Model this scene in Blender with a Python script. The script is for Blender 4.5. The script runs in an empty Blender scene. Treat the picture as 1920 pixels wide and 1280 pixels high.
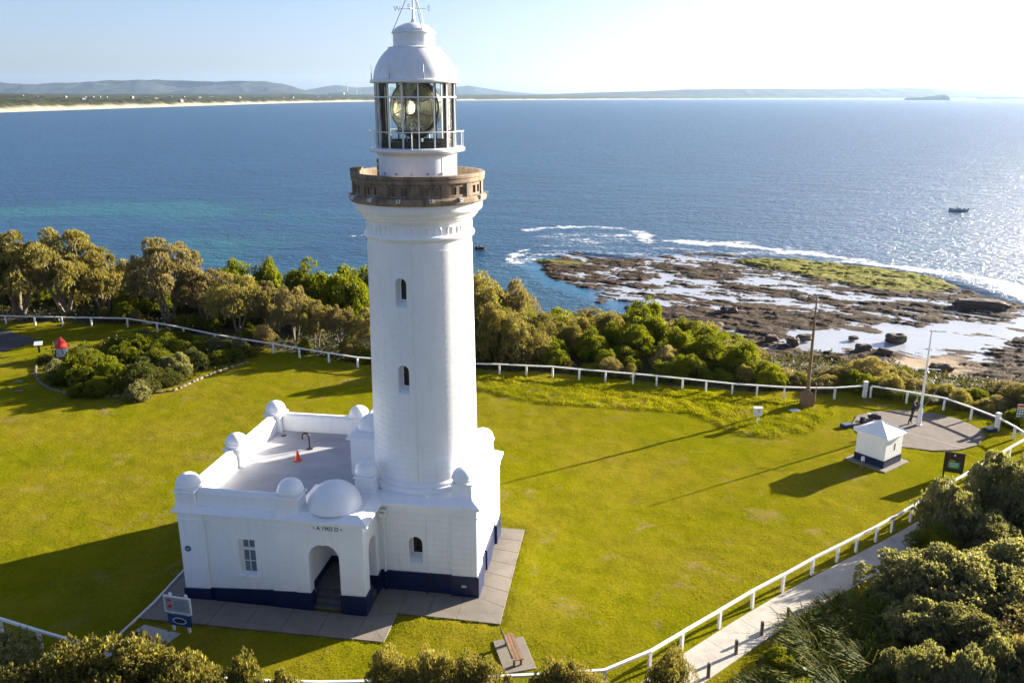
import bpy, bmesh, math, random
import numpy as np
from mathutils import Vector, Matrix
SC = bpy.context.scene
COL = SC.collection
R = math.radians
# ------------------------------------------------------------------ camera, sky, sun, exposure
cam_data = bpy.data.cameras.new('camera')
cam_data.sensor_width = 36.0
cam_data.lens = 1592.6 / 1920 * 36.0
cam_data.clip_start = 0.5
cam_data.clip_end = 90000.0
camera = bpy.data.objects.new('camera', cam_data)
COL.objects.link(camera)
camera.location = (0, 0, 23.4)
camera.rotation_euler = (R(90 - 16.177), 0, 0)
SC.camera = camera
SUN_AZ = 59.5      # degrees clockwise from +Y
SUN_EL = 16.0
world = bpy.data.worlds.new('World')
SC.world = world
world.use_nodes = True
wn = world.node_tree.nodes
wl = world.node_tree.links
sky = wn.new('ShaderNodeTexSky')
sky.sky_type = 'NISHITA'
sky.sun_disc = False
sky.sun_elevation = R(SUN_EL)
sky.sun_rotation = R(SUN_AZ)
sky.altitude = 0
sky.air_density = 0.7
sky.dust_density = 1.3
sky.ozone_density = 3.0
bg = wn['Background']
bg.inputs['Strength'].default_value = 0.053
grade = wn.new('ShaderNodeHueSaturation')      # the picture's own white balance, even over the whole sky
grade.inputs['Saturation'].default_value = 0.88
tone = wn.new('ShaderNodeMixRGB')
tone.blend_type = 'MULTIPLY'
tone.inputs[0].default_value = 1.0
tone.inputs[2].default_value = (1.0, 0.93, 0.95, 1)
wl.new(sky.outputs['Color'], grade.inputs['Color'])
wl.new(grade.outputs['Color'], tone.inputs[1])
wl.new(tone.outputs['Color'], bg.inputs['Color'])
sun_data = bpy.data.lights.new('sun', 'SUN')
sun_data.energy = 5.0
sun_data.angle = R(0.55)
sun_data.color = (1.0, 0.90, 0.74)
sun = bpy.data.objects.new('sun', sun_data)
COL.objects.link(sun)
a, e = R(SUN_AZ), R(SUN_EL)
sun_dir = Vector((math.sin(a) * math.cos(e), math.cos(a) * math.cos(e), math.sin(e)))
sun.rotation_euler = sun_dir.to_track_quat('Z', 'Y').to_euler()
sun.location = (60, 40, 60)
SC.view_settings.view_transform = 'Standard'
SC.view_settings.look = 'None'
SC.view_settings.gamma = 1.0
SC.view_settings.use_curve_mapping = False
SC.view_settings.exposure = 2.1
SC.cycles.use_denoising = True
SC.cycles.max_bounces = 12
SC.cycles.transmission_bounces = 12
SC.cycles.diffuse_bounces = 4
SC.cycles.glossy_bounces = 4
SC.cycles.transparent_max_bounces = 8
SC.cycles.volume_bounces = 0
SC.cycles.caustics_reflective = False
SC.cycles.caustics_refractive = False
SC.cycles.sample_clamp_indirect = 6.0
# ------------------------------------------------------------------ helpers
rng = np.random.default_rng(11)

def tag(o, label=None, cat=None, group=None, kind=None):
    for k, v in (('label', label), ('category', cat), ('group', group), ('kind', kind)):
        if v:
            o[k] = v
    return o

def empty(name, loc=(0, 0, 0), rz=0.0):
    o = bpy.data.objects.new(name, None)
    o.empty_display_size = 0.3
    COL.objects.link(o)
    o.location = loc
    o.rotation_euler = (0, 0, rz)
    return o

def link(name, me, parent=None, loc=None, rz=None, scale=None):
    o = bpy.data.objects.new(name, me)
    COL.objects.link(o)
    if parent is not None:
        o.parent = parent
    if loc is not None:
        o.location = loc
    if rz is not None:
        o.rotation_euler = (0, 0, rz)
    if scale is not None:
        o.scale = scale
    return o

class MB:
    """collects boxes, prisms, tubes, lathes; build() links ONE mesh object"""
    def __init__(self):
        self.v, self.f, self.mi, self.sm = [], [], [], []
    def add(self, vs, fs, mi=0, sm=False):
        n = len(self.v)
        self.v += [tuple(p) for p in vs]
        for f in fs:
            self.f.append(tuple(i + n for i in f))
            self.mi.append(mi)
            self.sm.append(sm)
        return self
    def box(self, x0, x1, y0, y1, z0, z1, mi=0, taper=0.0):
        t = taper
        vs = [(x0, y0, z0), (x1, y0, z0), (x1, y1, z0), (x0, y1, z0),
              (x0 + t, y0 + t, z1), (x1 - t, y0 + t, z1), (x1 - t, y1 - t, z1), (x0 + t, y1 - t, z1)]
        return self.add(vs, [(3, 2, 1, 0), (4, 5, 6, 7), (0, 1, 5, 4), (1, 2, 6, 5), (2, 3, 7, 6), (3, 0, 4, 7)], mi)
    def prism(self, pts, z0, z1, mi=0):
        n = len(pts)
        vs = [(x, y, z0) for x, y in pts] + [(x, y, z1) for x, y in pts]
        fs = [tuple(range(n))[::-1], tuple(range(n, 2 * n))] + [(i, (i + 1) % n, n + (i + 1) % n, n + i) for i in range(n)]
        return self.add(vs, fs, mi)
    def lathe(self, prof, n=32, c=(0, 0), a0=0.0, a1=360.0, mi=0, sm=True, cap=False):
        full = abs(a1 - a0) >= 359.9
        m = n if full else n + 1
        vs = []
        for k in range(m):
            t = R(a0 + (a1 - a0) * k / n)
            for r, z in prof:
                vs.append((c[0] + r * math.cos(t), c[1] + r * math.sin(t), z))
        p = len(prof)
        fs = []
        for k in range(n):
            k2 = (k + 1) % m
            for j in range(p - 1):
                fs.append((k * p + j, k2 * p + j, k2 * p + j + 1, k * p + j + 1))
        self.add(vs, fs, mi, sm)
        if cap and full:
            self.add([vs[k * p + p - 1] for k in range(m)], [tuple(range(m))], mi)
            self.add([vs[k * p] for k in range(m)], [tuple(range(m))[::-1]], mi)
        return self
    def arcbox(self, r0, r1, z0, z1, a0, a1, n=2, mi=0, sm=False):
        vs = []
        for k in range(n + 1):
            t = R(a0 + (a1 - a0) * k / n)
            c, s = math.cos(t), math.sin(t)
            vs += [(r0 * c, r0 * s, z0), (r1 * c, r1 * s, z0), (r1 * c, r1 * s, z1), (r0 * c, r0 * s, z1)]
        fs = [(0, 1, 2, 3), tuple(4 * n + i for i in (3, 2, 1, 0))]
        for k in range(n):
            b, d = 4 * k, 4 * k + 4
            for i in range(4):
                j = (i + 1) % 4
                fs.append((b + i, d + i, d + j, b + j))
        return self.add(vs, fs, mi, sm)
    def tube(self, pts, rad, n=8, mi=0, sm=True, cap=True):
        pts = [Vector(p) for p in pts]
        if not hasattr(rad, '__len__'):
            rad = [rad] * len(pts)
        vs, fs = [], []
        up = None
        for i, p in enumerate(pts):
            d = (pts[min(i + 1, len(pts) - 1)] - pts[max(i - 1, 0)])
            d = d.normalized() if d.length > 1e-9 else Vector((0, 0, 1))
            if up is None:
                up = Vector((1, 0, 0)) if abs(d.x) < 0.8 else Vector((0, 1, 0))
            s = d.cross(up).normalized()
            up = s.cross(d).normalized()
            for k in range(n):
                t = 2 * math.pi * k / n
                vs.append(p + (s * math.cos(t) + up * math.sin(t)) * rad[i])
        for i in range(len(pts) - 1):
            for k in range(n):
                k2 = (k + 1) % n
                fs.append((i * n + k, i * n + k2, (i + 1) * n + k2, (i + 1) * n + k))
        self.add(vs, fs, mi, sm)
        if cap:
            m = len(vs)
            self.add(vs[:n], [tuple(range(n))[::-1]], mi)
            self.add(vs[m - n:], [tuple(range(n))], mi)
        return self
    def bar(self, p, q, w, h, mi=0):
        """rectangular bar from p to q, w wide, h high (h in the vertical plane)"""
        p, q = Vector(p), Vector(q)
        d = (q - p).normalized()
        s = d.cross(Vector((0, 0, 1)))
        s = s.normalized() if s.length > 1e-6 else Vector((1, 0, 0))
        u = s.cross(d).normalized()
        s, u = s * w / 2, u * h / 2
        vs = [p - s - u, p + s - u, p + s + u, p - s + u, q - s - u, q + s - u, q + s + u, q - s + u]
        return self.add(vs, [(0, 1, 2, 3), (7, 6, 5, 4), (0, 4, 5, 1), (1, 5, 6, 2), (2, 6, 7, 3), (3, 7, 4, 0)], mi)
    def dome(self, c, r, h, n=24, m=7, mi=0):
        prof = [(r * math.cos(math.pi / 2 * j / m), c[2] + h * math.sin(math.pi / 2 * j / m)) for j in range(m)] + [(0.001, c[2] + h)]
        return self.lathe(prof, n, (c[0], c[1]), mi=mi)
    def mesh(self, name, mats):
        me = bpy.data.meshes.new(name)
        me.from_pydata(self.v, [], self.f)
        if not isinstance(mats, (list, tuple)):
            mats = [mats]
        for m in mats:
            me.materials.append(m)
        me.polygons.foreach_set('material_index', self.mi)
        me.polygons.foreach_set('use_smooth', self.sm)
        bm = bmesh.new()
        bm.from_mesh(me)
        bmesh.ops.recalc_face_normals(bm, faces=bm.faces)
        bm.to_mesh(me)
        bm.free()
        if any(self.sm):
            me.set_sharp_from_angle(angle=R(32))
        return me
    def build(self, name, mats, parent=None, bevel=0.0, **k):
        o = link(name, self.mesh(name, mats), parent, **k)
        if bevel:
            b = o.modifiers.new('bevel', 'BEVEL')
            b.width = bevel
            b.segments = 2
            b.limit_method = 'ANGLE'
        return o

def np_mesh(name, verts, faces, mats, smooth=False, attrs=None, mi=None):
    verts = np.asarray(verts, np.float32)
    faces = np.asarray(faces, np.int32)
    k = faces.shape[1]
    me = bpy.data.meshes.new(name)
    me.vertices.add(len(verts))
    me.vertices.foreach_set('co', verts.ravel())
    me.loops.add(faces.size)
    me.loops.foreach_set('vertex_index', faces.ravel())
    me.polygons.add(len(faces))
    me.polygons.foreach_set('loop_start', np.arange(0, faces.size, k, dtype=np.int32))
    if not isinstance(mats, (list, tuple)):
        mats = [mats]
    for m in mats:
        me.materials.append(m)
    if smooth:
        me.polygons.foreach_set('use_smooth', np.ones(len(faces), bool))
    if mi is not None:
        me.polygons.foreach_set('material_index', np.asarray(mi, np.int32))
    for an, av in (attrs or {}).items():
        at = me.attributes.new(an, 'FLOAT', 'POINT')
        at.data.foreach_set('value', np.asarray(av, np.float32))
    me.update(calc_edges=True)
    return me

def grid_faces(nx, ny):
    i = np.arange(nx - 1)[None, :] + (np.arange(ny - 1) * nx)[:, None]
    return np.stack([i, i + 1, i + 1 + nx, i + nx], -1).reshape(-1, 4)

def vnoise(x, y, seed=0):
    """smooth value noise, -1..1"""
    xi, yi = np.floor(x).astype(np.int64), np.floor(y).astype(np.int64)
    fx, fy = x - xi, y - yi
    fx, fy = fx * fx * fx * (fx * (fx * 6 - 15) + 10), fy * fy * fy * (fy * (fy * 6 - 15) + 10)
    def h(a, b):
        n = (a * 374761393 + b * 668265263 + seed * 1274126177) & 0xFFFFFFFF
        n = ((n ^ (n >> 13)) * 1274126177) & 0xFFFFFFFF
        n = (n ^ (n >> 16)) & 0xFFFFFFFF
        return n / 2147483648.0 - 1.0
    a, b = h(xi, yi), h(xi + 1, yi)
    c, d = h(xi, yi + 1), h(xi + 1, yi + 1)
    return (a * (1 - fx) + b * fx) * (1 - fy) + (c * (1 - fx) + d * fx) * fy

def fbm(x, y, oct=4, seed=0, gain=0.5):
    s, a, t = 0.0, 1.0, 0.0
    for o in range(oct):
        s = s + a * vnoise(x * 2 ** o + 17.3 * o, y * 2 ** o - 9.1 * o, seed + o)
        t += a
        a *= gain
    return s / t

def sstep(a, b, x):
    t = np.clip((x - a) / (b - a), 0, 1)
    return t * t * (3 - 2 * t)

def poly_sd(px, py, poly):
    """signed distance to a polygon, negative inside"""
    P = np.asarray(poly, float)
    d = np.full(px.shape, 1e18)
    inside = np.zeros(px.shape, bool)
    n = len(P)
    for i in range(n):
        x0, y0 = P[i]
        x1, y1 = P[(i + 1) % n]
        ex, ey = x1 - x0, y1 - y0
        t = np.clip(((px - x0) * ex + (py - y0) * ey) / (ex * ex + ey * ey + 1e-12), 0, 1)
        d = np.minimum(d, (px - x0 - t * ex) ** 2 + (py - y0 - t * ey) ** 2)
        cond = ((y0 > py) != (y1 > py)) & (px < ex * (py - y0) / (ey + 1e-12) + x0)
        inside ^= cond
    d = np.sqrt(d)
    return np.where(inside, -d, d)

def line_d(px, py, pts):
    d = np.full(px.shape, 1e18)
    for (x0, y0), (x1, y1) in zip(pts[:-1], pts[1:]):
        ex, ey = x1 - x0, y1 - y0
        t = np.clip(((px - x0) * ex + (py - y0) * ey) / (ex * ex + ey * ey), 0, 1)
        d = np.minimum(d, (px - x0 - t * ex) ** 2 + (py - y0 - t * ey) ** 2)
    return np.sqrt(d)

# ------------------------------------------------------------------ materials
class NT:
    def __init__(self, name):
        self.m = bpy.data.materials.new(name)
        self.m.use_nodes = True
        self.t = self.m.node_tree
        self.p = self.t.nodes['Principled BSDF']
        self.out = self.t.nodes['Material Output']
    def n(self, kind, **k):
        nd = self.t.nodes.new('ShaderNode' + kind)
        for a, b in k.items():
            setattr(nd, a, b)
        return nd
    def l(self, a, b):
        self.t.links.new(a, b)
    def pos(self, sx=1, sy=1, sz=1, rz=0):
        g = self.n('NewGeometry')
        mp = self.n('Mapping')
        mp.inputs['Scale'].default_value = (sx, sy, sz)
        mp.inputs['Rotation'].default_value = (0, 0, rz)
        self.l(g.outputs['Position'], mp.inputs['Vector'])
        return mp.outputs[0]
    def noise(self, scale, detail=4, rough=0.55, vec=None, dist=0.0):
        nd = self.n('TexNoise')
        nd.inputs['Scale'].default_value = scale
        nd.inputs['Detail'].default_value = detail
        nd.inputs['Roughness'].default_value = rough
        nd.inputs['Distortion'].default_value = dist
        self.l(vec if vec is not None else self.pos(), nd.inputs['Vector'])
        return nd.outputs['Fac']
    def ramp(self, fac, stops, interp='LINEAR'):
        nd = self.n('ValToRGB')
        cr = nd.color_ramp
        cr.interpolation = interp
        while len(cr.elements) < len(stops):
            cr.elements.new(0.5)
        for el, (p, c) in zip(cr.elements, stops):
            el.position = p
            if not hasattr(c, '__len__'):
                c = (c, c, c)
            el.color = (*c[:3], 1)
        self.l(fac, nd.inputs[0])
        return nd.outputs[0]
    def mix(self, fac, a, b, mode='MIX'):
        nd = self.n('MixRGB', blend_type=mode)
        for sock, v in ((nd.inputs[0], fac), (nd.inputs[1], a), (nd.inputs[2], b)):
            if isinstance(v, (int, float)):
                sock.default_value = v if sock.type == 'VALUE' else (v, v, v, 1)
            elif isinstance(v, tuple):
                sock.default_value = (*v[:3], 1)
            else:
                self.l(v, sock)
        return nd.outputs[0]
    def math(self, op, a, b=0.0, clamp=False):
        nd = self.n('Math', operation=op, use_clamp=clamp)
        for sock, v in zip(nd.inputs, (a, b)):
            if isinstance(v, (int, float)):
                sock.default_value = v
            else:
                self.l(v, sock)
        return nd.outputs[0]
    def attr(self, name):
        return self.n('Attribute', attribute_name=name).outputs['Fac']
    def bump(self, h, strength=0.5, dist=0.02, prev=None):
        nd = self.n('Bump')
        nd.inputs['Strength'].default_value = strength
        nd.inputs['Distance'].default_value = dist
        self.l(h, nd.inputs['Height'])
        if prev is not None:
            self.l(prev, nd.inputs['Normal'])
        self.l(nd.outputs[0], self.p.inputs['Normal'])
        return nd.outputs[0]
    def base(self, c, rough=None, metal=None, spec=None):
        s = self.p.inputs['Base Color']
        if isinstance(c, tuple):
            s.default_value = (*c[:3], 1)
        else:
            self.l(c, s)
        if rough is not None:
            self.p.inputs['Roughness'].default_value = rough
        if metal is not None:
            self.p.inputs['Metallic'].default_value = metal
        if spec is not None:
            self.p.inputs['Specular IOR Level'].default_value = spec
        return self.m

def simple(name, c, rough=0.6, var=0.12, scale=4.0, metal=0.0, bump=0.0, bscale=40.0, spec=None):
    t = NT(name)
    f = t.noise(scale, 5, 0.6)
    lo = tuple(x * (1 - var) for x in c)
    hi = tuple(min(1, x * (1 + var)) for x in c)
    t.base(t.ramp(f, [(0.3, lo), (0.7, hi)]), rough, metal, spec)
    if bump:
        t.bump(t.noise(bscale, 4, 0.6), bump, 0.01)
    return t.m

M = {}
def white_paint(name, c=(0.90, 0.90, 0.90)):
    t = NT(name)
    big = t.noise(0.7, 4, 0.6)
    streak = t.noise(1.0, 5, 0.65, t.pos(5, 5, 0.5))
    col = t.ramp(big, [(0.3, tuple(x * 0.95 for x in c)), (0.65, c)])
    st = t.ramp(streak, [(0.52, 0.0), (0.80, 1.0)])
    st = t.math('MULTIPLY', st, 0.35)
    t.base(t.mix(st, col, (0.62, 0.60, 0.55)), 0.42)
    t.bump(t.noise(9.0, 5, 0.6), 0.22, 0.012)
    return t.m
M['white'] = white_paint('white_masonry_paint')
M['white_metal'] = simple('white_painted_metal', (0.78, 0.79, 0.80), 0.3, 0.06, 3.0)
M['white_wood'] = simple('white_painted_timber', (0.76, 0.75, 0.73), 0.55, 0.10, 6.0, bump=0.2)
M['navy'] = simple('navy_plinth_paint', (0.005, 0.015, 0.062), 0.35, 0.25, 2.0, bump=0.15, bscale=25)
M['black'] = simple('black_paint', (0.012, 0.012, 0.013), 0.45, 0.2)
M['dark_metal'] = simple('dark_lantern_metal', (0.03, 0.026, 0.022), 0.4, 0.3)
M['grey_metal'] = simple('galvanised_metal', (0.35, 0.36, 0.37), 0.4, 0.15, metal=0.6)
M['deck'] = simple('grey_roof_membrane', (0.38, 0.385, 0.42), 0.7, 0.16, 0.7, bump=0.2)
M['porch_floor'] = simple('porch_floor_concrete', (0.09, 0.095, 0.10), 0.7, 0.25, 3.0)
M['orange'] = simple('orange_plastic', (0.75, 0.09, 0.02), 0.45, 0.08)
M['red'] = simple('red_paint', (0.62, 0.03, 0.02), 0.4, 0.15)
M['brown_wood'] = simple('brown_stained_timber', (0.20, 0.115, 0.06), 0.7, 0.3, 6.0, bump=0.3)
M['grey_wood'] = simple('weathered_grey_timber', (0.17, 0.14, 0.105), 0.8, 0.3, 8.0, bump=0.3)
M['sign_brown'] = simple('dark_brown_sign_face', (0.030, 0.012, 0.010), 0.5, 0.2)
M['sign_green'] = simple('green_sign_panel', (0.01, 0.26, 0.15), 0.5, 0.1)
M['sign_white'] = simple('white_sign_face', (0.68, 0.70, 0.70), 0.45, 0.06)
M['sign_grey'] = simple('pale_printed_board', (0.32, 0.37, 0.38), 0.4, 0.1)
M['sign_blue'] = simple('blue_board', (0.015, 0.06, 0.20), 0.45, 0.15)
M['yellow'] = simple('yellow_paint', (0.65, 0.42, 0.02), 0.5, 0.1)
M['plaque'] = simple('slate_blue_plaque', (0.07, 0.11, 0.17), 0.4, 0.2)
M['rope'] = simple('pale_rope', (0.42, 0.38, 0.28), 0.8, 0.2)
M['green_box'] = simple('green_enamel', (0.01, 0.10, 0.06), 0.4, 0.1)
def stone_mat():
    t = NT('gallery_sandstone')
    f = t.noise(2.2, 6, 0.65)
    col = t.ramp(f, [(0.28, (0.13, 0.095, 0.065)), (0.52, (0.25, 0.185, 0.125)), (0.75, (0.33, 0.25, 0.165))])
    st = t.ramp(t.noise(1.5, 5, 0.7, t.pos(3, 3, 0.8)), [(0.5, 0.0), (0.68, 1.0)])
    col = t.mix(t.math('MULTIPLY', st, 0.75), col, (0.045, 0.037, 0.032))
    lich = t.ramp(t.noise(3.3, 4, 0.6, t.pos(1, 1, 1.4)), [(0.62, 0.0), (0.68, 1.0)])
    g = t.n('NewGeometry')
    sep = t.n('SeparateXYZ')
    t.l(g.outputs['Position'], sep.inputs[0])
    low = t.math('LESS_THAN', sep.outputs[2], 19.12)
    col = t.mix(t.math('MULTIPLY', lich, low), col, (0.38, 0.27, 0.03))
    t.base(col, 0.9)
    t.bump(t.noise(14, 5, 0.65), 0.5, 0.02)
    return t.m
M['stone'] = stone_mat()
def concrete_mat(name, c, joint=0.0):
    t = NT(name)
    f = t.noise(1.1, 6, 0.65)
    f2 = t.noise(9.0, 5, 0.7)
    col = t.ramp(f, [(0.25, tuple(x * 0.62 for x in c)), (0.5, c), (0.78, tuple(x * 1.2 for x in c))])
    col = t.mix(0.35, col, t.ramp(f2, [(0.3, tuple(x * 0.6 for x in c)), (0.7, tuple(x * 1.25 for x in c))]))
    t.base(col, 0.85)
    t.bump(f2, 0.35, 0.01)
    return t.m
M['concrete'] = concrete_mat('old_concrete', (0.20, 0.175, 0.145))
M['path'] = concrete_mat('pale_path_concrete', (0.44, 0.405, 0.355))
M['asphalt'] = concrete_mat('asphalt', (0.045, 0.045, 0.05))
def glass_mat(name, c=(0.9, 0.95, 0.93), rough=0.0):
    t = NT(name)
    t.t.nodes.remove(t.p)
    tr = t.n('BsdfTransparent')
    tr.inputs[0].default_value = (*c, 1)
    gl = t.n('BsdfGlossy')
    gl.inputs['Roughness'].default_value = 0.03
    fr = t.n('Fresnel')
    fr.inputs[0].default_value = 1.45
    mx = t.n('MixShader')
    t.l(fr.outputs[0], mx.inputs[0])
    t.l(tr.outputs[0], mx.inputs[1])
    t.l(gl.outputs[0], mx.inputs[2])
    t.l(mx.outputs[0], t.out.inputs[0])
    return t.m
M['glass'] = glass_mat('lantern_glass')
def dark_glass():
    t = NT('dark_window_glass')
    t.base(t.ramp(t.noise(1.5, 3), [(0.35, (0.006, 0.007, 0.008)), (0.7, (0.035, 0.02, 0.015))]), 0.06)
    return t.m
M['dark_glass'] = dark_glass()
M['pane'] = simple('curtained_pane', (0.16, 0.22, 0.25), 0.08, 0.2, 2.5)
def lens_mat():
    t = NT('amber_lens_prism_glass')
    t.base(t.ramp(t.noise(2.0, 3), [(0.3, (0.95, 0.76, 0.36)), (0.7, (1.0, 0.92, 0.66))]), 0.10)
    t.p.inputs['Transmission Weight'].default_value = 0.80
    t.p.inputs['IOR'].default_value = 1.5
    return t.m
M['lens'] = lens_mat()

def leaf_mat(name, a, b, c=None, trans=0.35, rough=0.5, spec=0.3):
    t = NT(name)
    tint = t.attr('tint')
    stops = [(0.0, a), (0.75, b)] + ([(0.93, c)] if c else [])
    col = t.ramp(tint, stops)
    oi = t.n('ObjectInfo')
    hs = t.n('HueSaturation')
    t.l(col, hs.inputs['Color'])
    mr = t.n('MapRange')
    mr.inputs['To Min'].default_value = 0.78
    mr.inputs['To Max'].default_value = 1.22
    t.l(oi.outputs['Random'], mr.inputs['Value'])
    t.l(mr.outputs[0], hs.inputs['Value'])
    t.base(hs.outputs[0], rough, spec=spec)
    tr = t.n('BsdfTranslucent')
    t.l(t.mix(1.0, hs.outputs[0], (1.25, 1.2, 0.55), 'MULTIPLY'), tr.inputs[0])
    mx = t.n('MixShader')
    mx.inputs[0].default_value = trans
    t.l(t.p.outputs[0], mx.inputs[1])
    t.l(tr.outputs[0], mx.inputs[2])
    t.l(mx.outputs[0], t.out.inputs[0])
    return t.m
M['leaf_olive'] = leaf_mat('olive_banksia_leaf', (0.105, 0.098, 0.026), (0.29, 0.25, 0.085), (0.42, 0.35, 0.15), 0.5)
M['leaf_twig'] = leaf_mat('grey_brown_tea_tree_leaf', (0.125, 0.105, 0.050), (0.30, 0.25, 0.125), (0.44, 0.37, 0.21), 0.5)
M['leaf_lime'] = leaf_mat('bright_green_leaf', (0.060, 0.080, 0.005), (0.215, 0.235, 0.008), (0.38, 0.37, 0.012), 0.5)
M['leaf_dark'] = leaf_mat('dark_grey_green_leaf', (0.095, 0.102, 0.046), (0.28, 0.275, 0.145), (0.52, 0.48, 0.29), 0.5)
M['leaf_flower'] = leaf_mat('banksia_leaf_with_flower_spikes', (0.060, 0.066, 0.016), (0.21, 0.19, 0.05), (0.46, 0.37, 0.14), 0.5)
M['leaf_strap'] = leaf_mat('strappy_leaf', (0.035, 0.052, 0.006), (0.125, 0.145, 0.014), (0.28, 0.25, 0.05), 0.4, 0.6, 0.1)
M['grass_blade'] = leaf_mat('lawn_grass_blade', (0.165, 0.180, 0.002), (0.290, 0.285, 0.002), (0.36, 0.31, 0.03), 0.5, 0.8, 0.0)
M['bark'] = simple('grey_brown_bark', (0.16, 0.125, 0.09), 0.9, 0.35, 5.0, bump=0.5, bscale=18)
# ------------------------------------------------------------------ the setting
SEA_Z = -20.0
EARTH2 = 2 * 6.37e6 * 1.15
OX, OY, YAW = -4.344, 39.819, R(-8.77)
CY, SY = math.cos(YAW), math.sin(YAW)
def loc2w(u, v):
    return (OX + u * CY - v * SY, OY + u * SY + v * CY)
PLATEAU = [(-75, 96), (-54, 92), (-40, 91), (-25, 83), (-12, 77), (0, 74), (14, 71), (28, 69), (38, 64), (42, 57), (60, 48),
           (85, 20), (85, -70), (-120, -70), (-120, 96)]
LAWN_EDGE = [(-66, 90.5), (-54, 88.2), (-40, 87.2), (-29, 81.0), (-14, 73.4), (-1, 71.3), (6, 70.0), (16, 67), (20, 65.8), (29, 65.8),
             (34.6, 62.4), (36.4, 58), (36.2, 54.0), (31, 48.2), (25.5, 43), (10, 30.5), (6, 27), (-8, 26.2), (-14, 27),
             (-24, 31), (-50, 44), (-66, 50)]
APRON = [loc2w(*p) for p in [(-12.3, 6.6), (-12.3, -7.35), (-0.25, -7.35), (-0.25, -5.1), (4.62, -5.2), (4.55, 3.7), (-1, 6.6)]]
BUILDING = [loc2w(*p) for p in [(-10.7, 5.4), (-10.7, -5.4), (-1.6, -5.5), (-1.6, -3.2), (3.1, -3.2), (3.1, 3.1), (-1.6, 5.4)]]
LONG = [(-3.2, 66.2), (1.7, 63.0), (7.8, 61.8), (13.8, 60.6), (16.2, 56.6), (18.6, 55.8), (21.8, 56.9), (24.6, 59.9), (25.5, 62.6), (20, 64.6), (12, 67.2), (0, 69.8), (-3.5, 70.3)]
GARDEN = [(-42.6, 72.5), (-39.8, 68.0), (-35.7, 65.0), (-31.3, 64.9), (-27.8, 66.6), (-26.1, 70.9), (-23.8, 74.0), (-22.5, 78.2), (-29.5, 80.5), (-38.5, 81.6), (-44.2, 77.5)]
PAD = [(25.1, 58.6), (26.2, 60.4), (28.0, 61.3), (30.2, 61.6), (32.2, 61.0), (33.6, 59.6), (34.1, 57.8), (33.7, 56.2), (32.3, 54.7), (30.6, 53.9), (28.8, 53.8), (26.9, 54.5), (25.5, 55.7), (24.9, 57.2)]
HUTPAD = [(23.83, 50.25), (26.5, 52.2), (24.85, 54.3), (22.1, 52.3)]
ROAD = [(-70, 87.4), (-53.5, 85.6), (-46.8, 81.0), (-48.6, 76.4), (-70, 64)]

def plateau_h(x, y):
    s = poly_sd(x, y, PLATEAU)
    wdt = 71 - 27 * sstep(12, 34, x)
    h = -22.0 * sstep(0, 1, (s - 3) / wdt) ** 0.9
    return h + sstep(2, 20, s) * fbm(x / 9, y / 9, 4, 5) * 1.1

# headland terrain below the lawn, falling to the shore
nx, ny = 150, 170
gx, gy = np.meshgrid(np.linspace(-190, 190, nx), np.linspace(-70, 275, ny))
gz = plateau_h(gx, gy) - 0.14
t = NT('headland_soil')
c1 = t.ramp(t.noise(0.35, 5, 0.6), [(0.3, (0.05, 0.052, 0.014)), (0.55, (0.09, 0.085, 0.026)), (0.75, (0.15, 0.115, 0.055))])
c1 = t.mix(0.4, c1, t.ramp(t.noise(3.0, 5, 0.7), [(0.3, (0.02, 0.022, 0.01)), (0.7, (0.12, 0.10, 0.05))]))
g_ = t.n('NewGeometry')
sx_ = t.n('SeparateXYZ')
t.l(g_.outputs['Position'], sx_.inputs[0])
mr_ = t.n('MapRange')
mr_.inputs['From Min'].default_value = -7.0
mr_.inputs['From Max'].default_value = -11.0
t.l(sx_.outputs[2], mr_.inputs['Value'])
shore = t.ramp(t.noise(0.5, 6, 0.7), [(0.35, (0.03, 0.022, 0.015)), (0.5, (0.09, 0.062, 0.04)), (0.68, (0.24, 0.18, 0.12))])
t.base(t.mix(mr_.outputs[0], c1, shore), 0.95)
t.bump(t.noise(2.5, 6, 0.75), 1.0, 0.35)
M['soil'] = t.m
tag(link('headland', np_mesh('headland', np.stack([gx, gy, gz], -1).reshape(-1, 3), grid_faces(nx, ny), M['soil'], True)), kind='structure')

# lawn: one fine sheet with real unevenness
sx0, sx1, sy0, sy1, st_ = -66, 38, 24, 91, 0.26
nx, ny = int((sx1 - sx0) / st_) + 1, int((sy1 - sy0) / st_) + 1
gx, gy = np.meshgrid(np.linspace(sx0, sx1, nx), np.linspace(sy0, sy1, ny))
bare = np.minimum.reduce([poly_sd(gx, gy, p) for p in (APRON, BUILDING, PAD, HUTPAD)])
lump = fbm(gx / 1.1, gy / 1.1, 3, 21) * 0.030 + fbm(gx / 0.45, gy / 0.45, 2, 31) * 0.022 + fbm(gx / 9, gy / 9, 2, 3) * 0.05
longm = sstep(0.25, -0.6, poly_sd(gx, gy, LONG))
lump = lump + longm * (0.10 + 0.13 * fbm(gx / 0.8, gy / 0.8, 3, 77))
gz = lump * sstep(0.0, 0.6, bare) + 0.0
gz = np.where(poly_sd(gx, gy, ROAD) < 0.4, -0.03, gz)
gz = np.where(bare < 0.15, -0.06, gz)
fx = grid_faces(nx, ny)
cx = gx.ravel()[fx].mean(1); cy = gy.ravel()[fx].mean(1)
keep = poly_sd(cx, cy, LAWN_EDGE) < fbm(cx / 1.5, cy / 1.5, 3, 8) * 0.6
t = NT('lawn_turf')
big = t.noise(0.11, 4, 0.6)
mid = t.noise(0.55, 5, 0.65)
fine = t.noise(6.0, 5, 0.7)
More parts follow.
